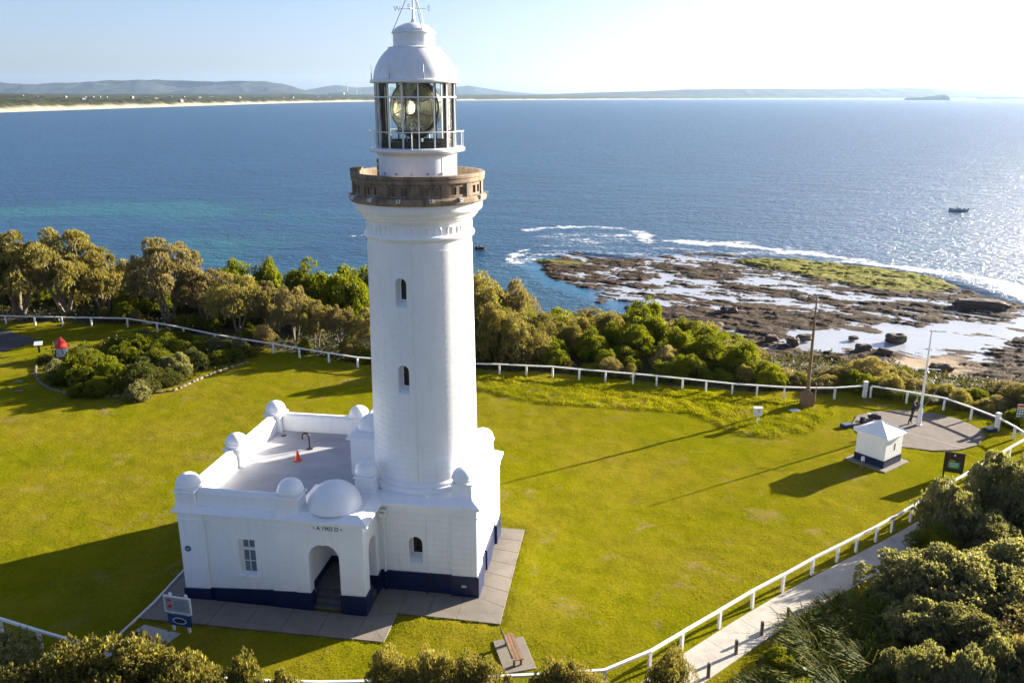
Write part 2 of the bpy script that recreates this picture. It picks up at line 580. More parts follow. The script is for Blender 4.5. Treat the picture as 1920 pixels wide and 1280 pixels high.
c1 = t.ramp(mid, [(0.28, (0.095, 0.095, 0.004)), (0.5, (0.175, 0.165, 0.004)), (0.72, (0.245, 0.205, 0.010))])
c2 = t.ramp(big, [(0.42, (0.165, 0.165, 0.004)), (0.64, (0.25, 0.185, 0.025))])
c = t.mix(0.45, c1, c2)
c = t.mix(t.ramp(fine, [(0.42, 0.0), (0.75, 0.55)]), c, (0.055, 0.065, 0.006))
dry = t.ramp(t.noise(0.33, 6, 0.75, t.pos(1, 1, 1), 0.4), [(0.57, 0.0), (0.70, 0.85)])
c = t.mix(dry, c, (0.25, 0.175, 0.08))
t.base(c, 0.95, spec=0.0)
t.bump(fine, 0.7, 0.05, t.bump(t.noise(2.2, 5, 0.7), 0.5, 0.06))
M['turf'] = t.m
lawn = link('lawn', np_mesh('lawn', np.stack([gx, gy, gz], -1).reshape(-1, 3), fx[keep], M['turf'], True))
tag(lawn, kind='structure')

# sea: curved sheet, polar grid, with foam and shelter attributes near the reef
rr = np.concatenate([np.arange(105, 430, 1.7), np.geomspace(430, 27500, 150)[0:]])
aa = np.radians(np.arange(-72, 72.1, 0.32))
ga, gr = np.meshgrid(aa, rr)
gx, gy = gr * np.sin(ga), gr * np.cos(ga)
gz = SEA_Z - gr ** 2 / EARTH2
FOAM1 = [(3, 281), (12, 288), (25, 290), (36, 287), (43, 281), (41.5, 268), (42, 258)]
FOAM2 = [(51, 261), (60, 257), (70, 253), (82, 241), (93, 229), (106, 217), (117, 207), (118, 196), (113, 182), (122, 172)]
FOAM3 = [(2, 226), (-1, 236), (4, 246)]
PLATFORM = [(2, 222), (6, 236), (16, 244), (32, 236), (46, 246), (60, 240), (75, 233), (92, 224), (104, 212), (109, 197), (112, 178), (128, 165), (140, 125),
            (140, 80), (58, 84), (44, 112), (30, 145), (22, 172), (8, 198)]
REEF = [(2, 246), (4, 278), (25, 286), (41, 279), (44, 256), (40, 244)]
nz = fbm(gx / 7, gy / 7, 4, 51)
def foamline(pts, w):
    return np.clip(1.15 - line_d(gx + nz * 3, gy + nz * 6, pts) / w, 0, 1)
foam = np.maximum.reduce([foamline(FOAM1, 4.5) * .8, foamline(FOAM2, 6.5) * .92, foamline(FOAM3, 2.5) * 0.8,
                          0.50 * sstep(3, -8, poly_sd(gx, gy, REEF)), 0.50 * sstep(16, 0, np.abs(poly_sd(gx, gy, PLATFORM))) * sstep(212, 226, gy) , foamline([(-50, 273), (-38, 276)], 2.5) * .8,
                          foamline([(-45, 210), (-62, 205)], 2.0) * .7])
foam = foam + 0.62 * foamline([(-560, 2990), (-420, 3100)], 26) + 0.62 * foamline([(-330, 3150), (-250, 3190)], 18)
calm = sstep(2, -6, poly_sd(gx, gy, PLATFORM))
pool_ = sstep(-4, -11, poly_sd(gx, gy, PLATFORM) + fbm(gx / 6, gy / 6, 4, 90) * 5)
shal = 0.7 * sstep(120, 15, line_d(gx, gy, [(-230, 120), (-130, 270), (-75, 190)])) * sstep(-0.15, 0.5, fbm(gx / 40, gy / 40, 4, 61) + 0.12)
shal = np.maximum(shal, sstep(30, 6, line_d(gx, gy, [(-190, 330), (-140, 345), (-120, 330)])) * 0.6)
t = NT('sea_water')
foamv = t.attr('foam')
w1 = t.noise(0.40, 5, 0.62, t.pos(0.75, 1.0, 1, 0.5))
w2 = t.noise(1.3, 4, 0.6, t.pos(0.8, 1.0, 1, -0.5))
w3 = t.noise(0.09, 3, 0.5, t.pos(0.55, 1.0, 1, 0.7))
deep = t.ramp(t.noise(0.012, 4, 0.6), [(0.35, (0.001, 0.044, 0.112)), (0.65, (0.0015, 0.060, 0.138))])
col = t.mix(t.attr('shallow'), deep, (0.012, 0.125, 0.150))
col = t.mix(t.math('MULTIPLY', t.attr('pool'), 0.85), col, (0.42, 0.44, 0.48))  # pale pools: sky reflection and sandy bottom both put into the base colour
fn = t.noise(0.9, 6, 0.75, t.pos(0.6, 1.2, 1))
fm = t.math('ADD', foamv, t.math('MULTIPLY', t.math('SUBTRACT', fn, 0.5), 2.4))
fn2 = t.noise(0.16, 4, 0.6, t.pos(0.5, 1.0, 1, 0.3))
fm = t.math('ADD', fm, t.math('MULTIPLY', t.math('SUBTRACT', fn2, 0.55), 1.5))
fm = t.ramp(fm, [(0.50, 0.0), (0.80, 1.0)])
fm = t.math('MULTIPLY', fm, t.math('GREATER_THAN', foamv, 0.02))
col = t.mix(fm, col, (0.80, 0.82, 0.83))
t.base(col, 0.10)
t.p.inputs['IOR'].default_value = 1.33
t.p.inputs['Specular IOR Level'].default_value = 0.5
rg = t.n('MapRange')
rg.inputs['To Min'].default_value = 0.28
rg.inputs['To Max'].default_value = 0.75
t.l(fm, rg.inputs['Value'])
t.l(rg.outputs[0], t.p.inputs['Roughness'])
h = t.math('ADD', t.math('MULTIPLY', w1, 1.75), t.math('MULTIPLY', w2, 0.5))
h = t.math('ADD', h, t.math('MULTIPLY', w3, 1.8))
h = t.math('MULTIPLY', h, t.math('SUBTRACT', 1.0, t.math('MULTIPLY', t.attr('calm'), 0.965)))
t.bump(h, 1.0, 1.0)
M['sea'] = t.m
sea = link('sea', np_mesh('sea', np.stack([gx, gy, gz], -1).reshape(-1, 3), grid_faces(len(aa), len(rr)), M['sea'], True,
                          {'foam': foam.ravel(), 'calm': calm.ravel(), 'shallow': shal.ravel(), 'pool': pool_.ravel()}))
tag(sea, kind='structure')

# rock platform with ledges, tide pools, weed and sand
st_ = 0.40
xs, ys = np.arange(-4, 136, st_), np.arange(84, 292, st_)
gx, gy = np.meshgrid(xs, ys)
sd = poly_sd(gx, gy, PLATFORM) + fbm(gx / 6, gy / 6, 4, 90) * 5
th = R(-27)
pa, qa = gx * math.cos(th) + gy * math.sin(th), -gx * math.sin(th) + gy * math.cos(th)
wq = fbm(pa / 9, qa / 9, 3, 12) * 2.2
n1 = fbm(pa / 13, (qa + wq) / 4.2, 5, 40, 0.55)
n2 = fbm(pa / 34, qa / 20, 3, 45)
n3 = fbm(gx / 1.6, gy / 1.6, 4, 47, 0.6)
m = sstep(0, -7, sd)
POOL = [(47, 146), (58, 158), (66.6, 161), (84.3, 163), (101.6, 167), (108, 160), (98.7, 155), (88, 148), (80, 138), (70, 132), (66, 143), (56, 142)]
POOL2 = [(26, 199), (33, 213), (41.5, 217), (45, 206), (40, 196), (30.8, 191.6)]
pool = np.minimum(poly_sd(gx, gy, POOL), poly_sd(gx, gy, POOL2) + 5) + fbm(gx / 5, gy / 5, 3, 93) * 4.5
ALG = [(60, 226), (77, 234), (91, 224), (104, 214), (108, 198), (95, 189), (84, 192), (71, 207)]
algd = poly_sd(gx, gy, ALG) + fbm(gx / 6, gy / 6, 3, 95) * 4
n4 = fbm(pa / 5.0, (qa + wq) / 1.5, 5, 140, 0.6)
n5 = fbm(gx / 0.9, gy / 0.9, 3, 141, 0.6)
joint = np.maximum(sstep(0.16, 0.05, np.abs(((pa + 2.5 * fbm(pa / 20, qa / 20, 2, 160)) / 8.5) % 1 - 0.5) * 8.5) * (fbm(pa / 9, qa / 9, 2, 161) > 0.0), sstep(0.16, 0.05, np.abs(((qa + 2.0 * fbm(pa / 25, qa / 25, 2, 162)) / 6.0) % 1 - 0.5) * 6.0) * (fbm(pa / 8, qa / 8, 2, 163) > -0.1))
crack = joint + sstep(0.075, 0.0, np.abs(fbm(pa / 11, (qa + 1.6 * wq) / 3.0, 3, 150))) + 0.8 * sstep(0.05, 0.0, np.abs(fbm(gx / 5, gy / 7, 3, 151)))
hgt = -20.62 + 0.89 * m + (0.52 * n1 + 0.38 * n2 + 0.44 * n4) * m
hgt = hgt + 0.45 * sstep(2, -3, algd) + 0.55 * sstep(190, 120, gy) * m * sstep(0, 6, pool)
reef = poly_sd(gx, gy, REEF)
hgt = np.maximum(hgt, np.where(reef < 0, -20.40 + 0.5 * n1 + 0.3 * n4, -30))
q = 0.20
tr_ = np.floor(hgt / q) * q + q * sstep(0.62, 1.0, (hgt / q) % 1.0)
hgt = 0.2 * hgt + 0.8 * tr_ - 0.30 * crack * m + 0.10 * n3 + 0.08 * n5
hgt = np.where(pool < 0, np.minimum(hgt, -20.10 + 0.36 * n1 + 0.30 * n4 + pool * 0.015), hgt)
land = sstep(138, 90, gy) * sstep(0, -14, sd)
hgt = hgt + land * 2.2 * (0.6 + 0.4 * n2) + land * 0.35 * n4
SAND = [(58, 132), (64, 139), (72, 141), (78, 138), (73, 129), (66, 125)]
sand = sstep(1.5, -3, poly_sd(gx, gy, SAND) + fbm(gx / 4, gy / 4, 3, 97) * 4)
hgt = hgt * (1 - 0.75 * sand) + 0.75 * sand * (-19.75 + 0.06 * n2)
t = NT('rock_platform')
f = t.noise(0.55, 6, 0.7, t.pos(0.5, 1.0, 1, R(27)))
f2 = t.noise(3.5, 5, 0.7)
col = t.ramp(f, [(0.34, (0.014, 0.010, 0.007)), (0.46, (0.044, 0.028, 0.017)), (0.57, (0.105, 0.068, 0.038)), (0.72, (0.19, 0.14, 0.092))])
col = t.mix(t.ramp(f2, [(0.35, 0.65), (0.6, 0.0)]), col, (0.028, 0.021, 0.016))
alg = t.math('MULTIPLY', t.attr('algae'), t.ramp(f2, [(0.40, 0.0), (0.54, 1.0)]))
col = t.mix(alg, col, (0.25, 0.25, 0.03))
col = t.mix(t.attr('sand'), col, (0.36, 0.275, 0.19))
t.base(col, 0.85, spec=0.12)
t.bump(f2, 1.0, 0.25)
M['rock'] = t.m
fx = grid_faces(len(xs), len(ys))
kp = (hgt.ravel()[fx].max(1) > -20.7) & (sd.ravel()[fx].min(1) < 3) | (reef.ravel()[fx].min(1) < 0)
weed = np.maximum(sstep(2, -3, algd), 0.75 * sstep(2, -3, poly_sd(gx, gy, [(3, 226), (14, 240), (30, 236), (40, 240), (30, 222), (12, 220)]) + n2 * 3) * sstep(-0.1, 0.3, n2))
tag(link('rock_platform', np_mesh('rock_platform', np.stack([gx, gy, hgt], -1).reshape(-1, 3), fx[kp], M['rock'], False,
         {'algae': weed.ravel(), 'sand': sand.ravel()})), kind='structure')
# loose boulders on the platform
M['boulder'] = simple('dark_boulder', (0.085, 0.060, 0.042), 0.85, 0.45, 1.2, bump=0.6, bscale=3)
def boulder(x, y, z, lx, ly, lz, rz, seed, label):
    r = np.random.default_rng(seed)
    bm = bmesh.new()
    bmesh.ops.create_icosphere(bm, subdivisions=3, radius=1.0)
    for v in bm.verts:
        c = v.co.copy()
        for ax in range(3):     # slabby: push towards a box, then roughen
            c[ax] = math.copysign(abs(c[ax]) ** 0.55, c[ax])
        n = vnoise(np.array([c.x * 1.7 + seed]), np.array([c.y * 1.7 + c.z * 2.1]), seed)[0]
        n2 = vnoise(np.array([c.x * 4 + seed]), np.array([c.y * 4 + c.z * 5]), seed + 3)[0]
        c *= 0.82 + 0.16 * n + 0.07 * n2
        v.co = Vector((c.x * lx / 2, c.y * ly / 2, c.z * lz / 2))
    me = bpy.data.meshes.new('boulder')
    bm.to_mesh(me)
    bm.free()
    me.materials.append(M['boulder'])
    tag(link('boulder', me, None, (x, y, z), rz), label, 'boulder', 'boulders on the rock platform')
for i, b in enumerate([
    (99, 175, -19.3, 13, 5.5, 2.8, -0.35, 'long flat dark boulder slab at the seaward end of the platform'),
    (113, 169, -19.6, 8, 4, 1.6, -0.3, 'low dark boulder at the right edge beyond the long slab'),
    (70.0, 149, -19.3, 3.9, 3.0, 2.2, 0.1, 'square brown boulder standing in the big tide pool'),
    (62.0, 143.5, -19.4, 3.4, 2.4, 1.6, 0.2, 'dark boulder at the left shore of the big tide pool'),
    (64.5, 140.5, -19.3, 3.0, 2.4, 1.7, -0.2, 'dark boulder just in front of the pool-shore boulder'),
    (69.8, 131.5, -19.2, 4.4, 2.6, 1.8, 0.0, 'dark boulder lying alone on wet sand beyond the flagpole'),
    (60.5, 132.5, -19.0, 2.6, 2.2, 1.9, 0.5, 'rounded boulder left of the flagpole top on the sand'),
    (63.0, 131.0, -19.2, 2.3, 1.8, 1.4, 0.9, 'smaller boulder touching the rounded one on the sand'),
    (66.2, 130.2, -19.3, 1.6, 1.3, 1.0, 0.3, 'smallest boulder of the row on the sand by the flagpole'),
    (44.6, 170, -19.2, 4.0, 3.0, 1.9, 0.3, 'angular brown boulder on the mid platform above the scrub'),
    (-9.4, 247, -19.8, 3.6, 2.4, 1.5, 0.0, 'dark rock alone in the sea just right of the tower'),
    (53.5, 149.5, -19.2, 3.2, 2.2, 1.5, 0.4, 'dark boulder behind the brown mast, upper of three'),
    (50.6, 147.0, -19.2, 3.0, 2.6, 1.7, -0.3, 'dark boulder behind the brown mast, middle of three'),
    (47.3, 149.0, -19.2, 2.7, 2.0, 1.3, 0.1, 'dark boulder left of the brown mast, leftmost of three'),
    (40.0, 158.5, -19.3, 2.6, 2.0, 1.2, 0.7, 'small dark boulder at the landward edge of the platform'),
    (62.8, 150.2, -19.5, 2.2, 1.6, 0.9, 0.2, 'flat boulder in shallow water left of the square boulder')]):
    boulder(*b[:7], 200 + i, b[7])

# far coast: beach, forest and hills round the bay
COAST = np.array([(-1240, 700), (-1263, 1734), (-1308, 2178), (-1318, 2586), (-1305, 3193), (-1290, 4178), (-1215, 5351), (-1000, 6397), (-470, 7529), (245, 8565), (1507, 9850), (3027, 10957), (4893, 12000), (7000, 12500)], float)
seg = np.r_[0, np.cumsum(np.hypot(*np.diff(COAST, axis=0).T))]
sp = [0.0]
while sp[-1] < seg[-1] - 5:
    sp.append(sp[-1] + (9 if sp[-1] < 3200 else 9 + (sp[-1] - 3200) * 0.012))
sp = np.array(sp)
cxs, cys = np.interp(sp, seg, COAST[:, 0]), np.interp(sp, seg, COAST[:, 1])
k = np.ones(25) / 25
pad = lambda a: np.r_[np.full(12, a[0]), a, np.full(12, a[-1])]
cxs, cys = np.convolve(pad(cxs), k, 'valid'), np.convolve(pad(cys), k, 'valid')
tx, ty = np.gradient(cxs), np.gradient(cys)
tl = np.hypot(tx, ty) + 1e-9
nxn, nyn = -ty / tl, tx / tl
ww = np.r_[-15, np.arange(0, 120, 12), np.geomspace(120, 5600, 105)]
GX = cxs[:, None] + nxn[:, None] * ww[None, :]
GY = cys[:, None] + nyn[:, None] * ww[None, :]
W = np.broadcast_to(ww[None, :], GX.shape)
D = np.hypot(GX, GY)
forest = sstep(38, 75, W + 10 * fbm(GX / 60, GY / 60, 2, 7))
canopy = np.abs(fbm(GX / 16, GY / 16, 3, 71)) * 11 + fbm(GX / 70, GY / 70, 3, 73) * 7
hill = 26 * sstep(100, 2600, W) + 10 * fbm(GX / 420, GY / 420, 3, 74) * sstep(60, 700, W) + 9 * sstep(50, 130, W)
GZ = SEA_Z - 1.0 + 3.5 * sstep(-10, 45, W) + forest * (7 + canopy) + hill - D ** 2 / EARTH2
GZ[:, 0] = SEA_Z - 3 - D[:, 0] ** 2 / EARTH2
t = NT('far_coast')
f = t.noise(0.010, 5, 0.65)
f2 = t.noise(0.05, 4, 0.7)
col = t.ramp(f, [(0.32, (0.026, 0.033, 0.012)), (0.55, (0.055, 0.058, 0.020)), (0.75, (0.105, 0.088, 0.040))])
col = t.mix(t.ramp(f2, [(0.35, 0.7), (0.6, 0.0)]), col, (0.018, 0.024, 0.010))
t.base(t.mix(t.attr('beach'), col, (0.50, 0.43, 0.33)), 0.95, spec=0.1)
M['far_coast'] = t.m
nl = len(ww)
ii = (np.arange(len(sp) - 1) * nl)[:, None] + np.arange(nl - 1)[None, :]
ff = np.stack([ii, ii + 1, ii + 1 + nl, ii + nl], -1).reshape(-1, 4)[:, ::-1]
tag(link('far_coast', np_mesh('far_coast', np.stack([GX, GY, GZ], -1).reshape(-1, 3), ff, M['far_coast'], False, {'beach': (1 - forest).ravel()})), kind='structure')
def coast_at(s, w):
    i = int(np.argmin(abs(sp - s)))
    j = int(np.argmin(abs(ww - w)))
    return GX[i, j], GY[i, j], GZ[i, j]

def ridge(name, prof, dist, depth, seed, c, rough=1.0, foot=-40):
    """hills as a real range: prof = (bearing x/y, summit height) along it"""
    b = np.array(prof, float)
    n, md = 260, 46
    bx = np.linspace(b[0, 0], b[-1, 0], n)
    top = np.interp(bx, b[:, 0], b[:, 1])
    dd = np.linspace(-0.5, 0.5, md)
    X = bx[:, None] * dist + 0 * dd[None, :]
    Y = dist + dd[None, :] * depth + 0 * bx[:, None]
    X = X * (Y / dist)
    nz_ = fbm(X / (depth * 0.10), Y / (depth * 0.22), 5, seed)
    gul = np.abs(fbm(X / (depth * 0.16), Y / (depth * 0.5), 4, seed + 5))
    pr = np.clip(1 - np.abs(dd[None, :] * 2) ** 1.5, 0, 1)
    Z = top[:, None] * pr * (1 - 0.42 * rough * gul * (pr < 0.97)) + rough * 0.06 * top[:, None] * nz_ - (X ** 2 + Y ** 2) / EARTH2 + foot * (pr < 0.02)
    tt = NT(name + '_scrub')
    tt.base(tt.ramp(tt.noise(0.004, 5, 0.65), [(0.35, tuple(x * 0.6 for x in c)), (0.65, tuple(x * 1.35 for x in c))]), 0.95, spec=0.1)
    i = (np.arange(n - 1) * md)[:, None] + np.arange(md - 1)[None, :]
    f_ = np.stack([i, i + 1, i + 1 + md, i + md], -1).reshape(-1, 4)[:, ::-1]
    return tag(link(name, np_mesh(name, np.stack([X, Y, Z], -1).reshape(-1, 3), f_, tt.m, True)), kind='structure')
def summit(px, y, d):
    return ((px - 960) / 1592.6 / 0.9604, (178 - y) / 1592.6 * d + 23.4 + d * d / EARTH2)
ridge('mountain_range', [summit(x, y, 16000) for x, y in [(-260, 158), (-120, 154), (0, 155), (60, 155), (110, 158), (160, 159), (210, 156), (260, 154), (330, 153), (400, 152.5), (450, 155), (500, 154), (535, 154), (560, 158), (580, 164), (600, 170), (625, 178)]],
      16000, 3600, 300, (0.040, 0.050, 0.045), 1.5)
ridge('distant_hills', [summit(x, y, 20500) for x, y in [(560, 180), (600, 170), (640, 163), (660, 161), (690, 166), (740, 163), (800, 170), (850, 166), (885, 162), (915, 167), (950, 172), (1000, 176), (1100, 178), (1180, 181)]],
      20500, 3600, 340, (0.040, 0.050, 0.05), 0.6)
ridge('northern_headland', [summit(x, y, 13300) for x, y in [(900, 181), (1000, 178), (1100, 174), (1180, 172), (1250, 169), (1330, 167.5), (1420, 167), (1500, 167.5), (1600, 166), (1680, 166), (1720, 169), (1745, 171), (1790, 173.5), (1830, 176), (1850, 184)]],
      13300, 1300, 380, (0.045, 0.05, 0.042), 0.5)
# island
bx = np.linspace(-1, 1, 60)
by = np.linspace(-1, 1, 24)
X, Y = np.meshgrid(bx, by)
prof = np.interp(bx, [-1, -0.92, -0.6, -0.1, 0.4, 0.7, 0.86, 1], [0, 0.45, 0.6, 0.72, 0.92, 1.0, 0.9, 0])
Z = prof[None, :] * np.clip(1 - Y ** 4, 0, 1) * 54 * (1 + 0.12 * fbm(X * 6, Y * 4, 4, 9)) - 24 - 8600 ** 2 / EARTH2
M['island'] = simple('island_rock', (0.07, 0.062, 0.045), 0.95, 0.4, 0.03)
tag(link('island', np_mesh('island', np.stack([X * 205 + 4090, Y * 90 + 8700, Z], -1).reshape(-1, 3), grid_faces(60, 24), M['island'], True)), kind='structure')

# the air: pale haze over the whole bay
hz = MB().box(-29000, 29000, -2500, 30500, -112, 620)
t = NT('sea_haze')
t.t.nodes.remove(t.p)
pv = t.n('VolumePrincipled')
pv.inputs['Color'].default_value = (0.48, 0.70, 1.0, 1)
pv.inputs['Density'].default_value = 2.3e-5
pv.inputs['Anisotropy'].default_value = 0.45
t.l(pv.outputs[0], t.out.inputs['Volume'])
HAZE = hz.build('haze', t.m)
tag(HAZE, 'pale sea haze lying over the whole bay', 'haze', kind='stuff')
# ------------------------------------------------------------------ the lighthouse
LH = empty('lighthouse', (OX, OY, 0), YAW)
tag(LH, 'tall white lighthouse with navy plinth, brown stone gallery and glazed lantern', 'lighthouse')

def arch_wall(mb, P, xa, xb, z0, z1, x0, x1, zb, zs, depth, n=10, sill=0.0, nx=1):
    """a wall face with one arched opening and its reveals; P(x, d, z) places a point d inside the face"""
    r, cx = (x1 - x0) / 2, (x0 + x1) / 2
    def quad(a, b, c, d):
        mb.add([P(*a), P(*b), P(*c), P(*d)], [(0, 1, 2, 3)])
    for (l, rr_) in ((xa, x0), (x1, xb)):
        if rr_ - l > 1e-4:
            for k in range(nx):
                p, q = l + (rr_ - l) * k / nx, l + (rr_ - l) * (k + 1) / nx
                quad((p, 0, z0), (q, 0, z0), (q, 0, z1), (p, 0, z1))
    if zb > z0 + 1e-4:
        quad((x0, 0, z0), (x1, 0, z0), (x1, 0, zb), (x0, 0, zb))
    arc = [(cx - r * math.cos(math.pi * k / n), zs + r * math.sin(math.pi * k / n)) for k in range(n + 1)]
    for (p, q) in zip(arc[:-1], arc[1:]):
        quad((p[0], 0, p[1]), (q[0], 0, q[1]), (q[0], 0, z1), (p[0], 0, z1))
        quad((p[0], 0, p[1]), (p[0], depth, p[1]), (q[0], depth, q[1]), (q[0], 0, q[1]))
    quad((x0, 0, zb), (x0, depth, zb + sill), (x0, depth, zs), (x0, 0, zs))
    quad((x1, 0, zb), (x1, 0, zs), (x1, depth, zs), (x1, depth, zb + sill))
    if zb > z0 + 1e-4:
        quad((x0, 0, zb), (x1, 0, zb), (x1, depth, zb + sill), (x0, depth, zb + sill))
    return [(x0, zb + sill), (x1, zb + sill)] + [(c, z) for c, z in arc[::-1]]

UNIT = MB().box(-.5, .5, -.5, .5, -.5, .5).mesh('block', M['white'])
def lay_blocks(parent, P, rz, xa, xb, z0, z1, course, length, skip=(), proud=0.019, name='wall_block'):
    """courses of painted blocks standing just proud of a wall, joints open between them"""
    n = max(1, round((z1 - z0) / course))
    ch = (z1 - z0) / n
    for i in range(n):
        za, zb = z0 + i * ch + 0.011, z0 + (i + 1) * ch - 0.011
        xs_ = [xa]
        x = xa + (length if i % 2 else length * 0.5)
        while x < xb - length * 0.25:
            xs_.append(x)
            x += length
        xs_.append(xb)
        for p, q in zip(xs_[:-1], xs_[1:]):
            spans = [(p, q)]
            for (s0, s1, t0, t1) in skip:
                if zb > t0 and za < t1:
                    new = []
                    for (a_, b_) in spans:
                        if b_ <= s0 or a_ >= s1:
                            new.append((a_, b_))
                        else:
                            if s0 - a_ > 0.08:
                                new.append((a_, s0))
                            if b_ - s1 > 0.08:
                                new.append((s1, b_))
                    spans = new
            for (a_, b_) in spans:
                c = P((a_ + b_) / 2, -proud / 2 + 0.02, (za + zb) / 2)
                link(name, UNIT, parent, c, rz, (b_ - a_ - 0.022, 0.04 + proud, zb - za))

front = lambda v0: (lambda x, d, z: (x, v0 + d, z))
right = lambda u0: (lambda x, d, z: (u0 - d, x, z))
leftw = lambda u0: (lambda x, d, z: (u0 + d, x, z))
backw = lambda v0: (lambda x, d, z: (x, v0 - d, z))

# --- tower base walls
w = MB()
BF, BR_, BB = -3.12, 3.08, 3.08
pane = arch_wall(w, front(BF), -1.72, BR_, 0, 4.9, -0.18, 0.50, 1.55, 2.62, 0.62, 10, 0.22)
arch_wall(w, right(BR_), BF, BB, 0, 4.9, -0.35, 0.35, 1.55, 2.62, 0.62, 10, 0.22)
w.add([(-1.72, BB, 0), (BR_, BB, 0), (BR_, BB, 4.9), (-1.72, BB, 4.9)], [(0, 1, 2, 3)])
base_wall = w.build('base_wall', M['white'], LH)
g = MB()
g.add([(x, BF + 0.60, z) for x, z in pane], [tuple(range(len(pane)))])
bw = g.build('base_window', M['dark_glass'], LH)
fr = MB()
ro = [(0.16 + (x - 0.16) * 1.0, z) for x, z in pane]
ri = [(0.16 + (x - 0.16) * 0.76, 2.15 + (z - 2.15) * 0.88) for x, z in pane]
n = len(ro)
fr.add([(x, BF + 0.56, z) for x, z in ro] + [(x, BF + 0.56, z) for x, z in ri], [(i, (i + 1) % n, n + (i + 1) % n, n + i) for i in range(n)])
fr.build('frame', M['white'], bw)
g = MB().add([(BR_ - 0.6, x - 0.16, z) for x, z in pane], [tuple(range(len(pane)))])
g.build('base_window', M['dark_glass'], LH)
lay_blocks(base_wall, front(BF), 0, -1.70, 1.93, 1.08, 4.16, 0.308, 0.86, [(-0.26, 0.58, 1.5, 3.05)])
lay_blocks(base_wall, right(BR_), math.pi / 2, -1.9, 1.9, 1.08, 4.16, 0.308, 0.86, [(-0.43, 0.43, 1.5, 3.05)])
# corner pilasters of the tower base
for (ua, ub, va, vb) in ((1.95, 3.20, -3.24, -1.95), (1.95, 3.20, 1.95, 3.20)):
    pl = MB().box(ua, ub, va, vb, 0, 4.2).build('pilaster', M['white'], LH)
    lay_blocks(pl, front(va), 0, ua, ub, 1.12, 4.16, 0.308, 0.62) if va < 0 else None
    lay_blocks(pl, right(ub), math.pi / 2, va + .01, vb, 1.12, 4.16, 0.308, 0.64)
# --- wing walls
WL, WR, WF, WB = -10.62, -4.95, -5.28, 5.30
def rect_wall(mb, P, xa, xb, z0, z1, x0, x1, zb, zt, depth):
    for (a_, b_, c_, d_) in ((xa, x0, z0, z1), (x1, xb, z0, z1), (x0, x1, z0, zb), (x0, x1, zt, z1)):
        mb.add([P(a_, 0, c_), P(b_, 0, c_), P(b_, 0, d_), P(a_, 0, d_)], [(0, 1, 2, 3)])
    mb.add([P(x0, 0, zb), P(x0, depth, zb), P(x0, depth, zt), P(x0, 0, zt)], [(0, 1, 2, 3)])
    mb.add([P(x1, 0, zb), P(x1, 0, zt), P(x1, depth, zt), P(x1, depth, zb)], [(0, 1, 2, 3)])
    mb.add([P(x0, 0, zb), P(x1, 0, zb), P(x1, depth, zb), P(x0, depth, zb)], [(0, 1, 2, 3)])
    mb.add([P(x0, 0, zt), P(x0, depth, zt), P(x1, depth, zt), P(x1, 0, zt)], [(0, 1, 2, 3)])
w = MB()
WX0, WX1, WZ0, WZ1 = -7.86, -7.02, 1.50, 3.36
rect_wall(w, front(WF), WL, WR, 0, 4.9, WX0, WX1, WZ0, WZ1, 0.32)
w.add([(WL, WF, 0), (WL, WB, 0), (WL, WB, 4.9), (WL, WF, 4.9)], [(0, 1, 2, 3)])
w.add([(WL, WB, 0), (-1.72, WB, 0), (-1.72, WB, 4.9), (WL, WB, 4.9)], [(0, 1, 2, 3)])
w.add([(-1.72, 3.08, 0), (-1.72, WB, 0), (-1.72, WB, 4.9), (-1.72, 3.08, 4.9)], [(0, 1, 2, 3)])
wing_wall = w.build('wing_wall', M['white'], LH)
lay_blocks(wing_wall, front(WF), 0, -9.42, -6.22, 0.84, 4.16, 0.332, 1.15, [(WX0 - 0.03, WX1 + 0.03, WZ0 - 0.2, WZ1 + 0.03)])
for (ua, ub, za) in ((WL - 0.10, -9.44, 0.66), (-6.20, -5.02, 0.88)):
    pl = MB().box(ua, ub, WF - 0.11, WF + 0.4, 0, 4.2).build('pilaster', M['white'], LH)
    lay_blocks(pl, front(WF - 0.11), 0, ua, ub, za, 4.16, 0.332, 3.0)
# wing window
win = MB().box(WX0, WX1, WF + 0.245, WF + 0.26, WZ0, WZ1).build('wing_window', M['pane'], LH)
f_ = MB()
for (a_, b_, c_, d_) in ((WX0, WX1, WZ0, WZ0 + 0.09), (WX0, WX1, WZ1 - 0.06, WZ1), (WX0, WX1, 2.72, 2.86)):
    f_.box(a_, b_, WF + 0.17, WF + 0.24, c_, d_)
for (a_, b_) in ((WX0, WX0 + 0.17), (WX1 - 0.07, WX1)):
    f_.box(a_, b_, WF + 0.172, WF + 0.238, WZ0 + .09, WZ1 - .06)
f_.build('frame', M['white_wood'], win)
MB().box(-7.43, -7.39, WF + 0.19, WF + 0.235, WZ0 + 0.09, 2.72).box(-7.69, -7.09, WF + 0.192, WF + 0.233, 2.12, 2.16).box(-7.43, -7.39, WF + 0.19, WF + 0.235, 2.86, WZ1 - 0.06).build('glazing_bar', M['white_wood'], win)
MB().box(WX0 - 0.14, WX1 + 0.14, WF - 0.10, WF + 0.2, WZ0 - 0.16, WZ0 - 0.01).build('sill', M['white'], win, bevel=0.02)
# --- porch with two arches, steps inside
PF, PR_ = -5.46, -1.66
w = MB()
arch_wall(w, front(PF), -4.95, PR_, 0, 4.9, -4.32, -2.84, 0, 2.78, 0.42, 16)
arch_wall(w, right(PR_), PF, -3.12, 0, 4.9, -4.75, -3.62, 0, 2.85, 0.42, 16)
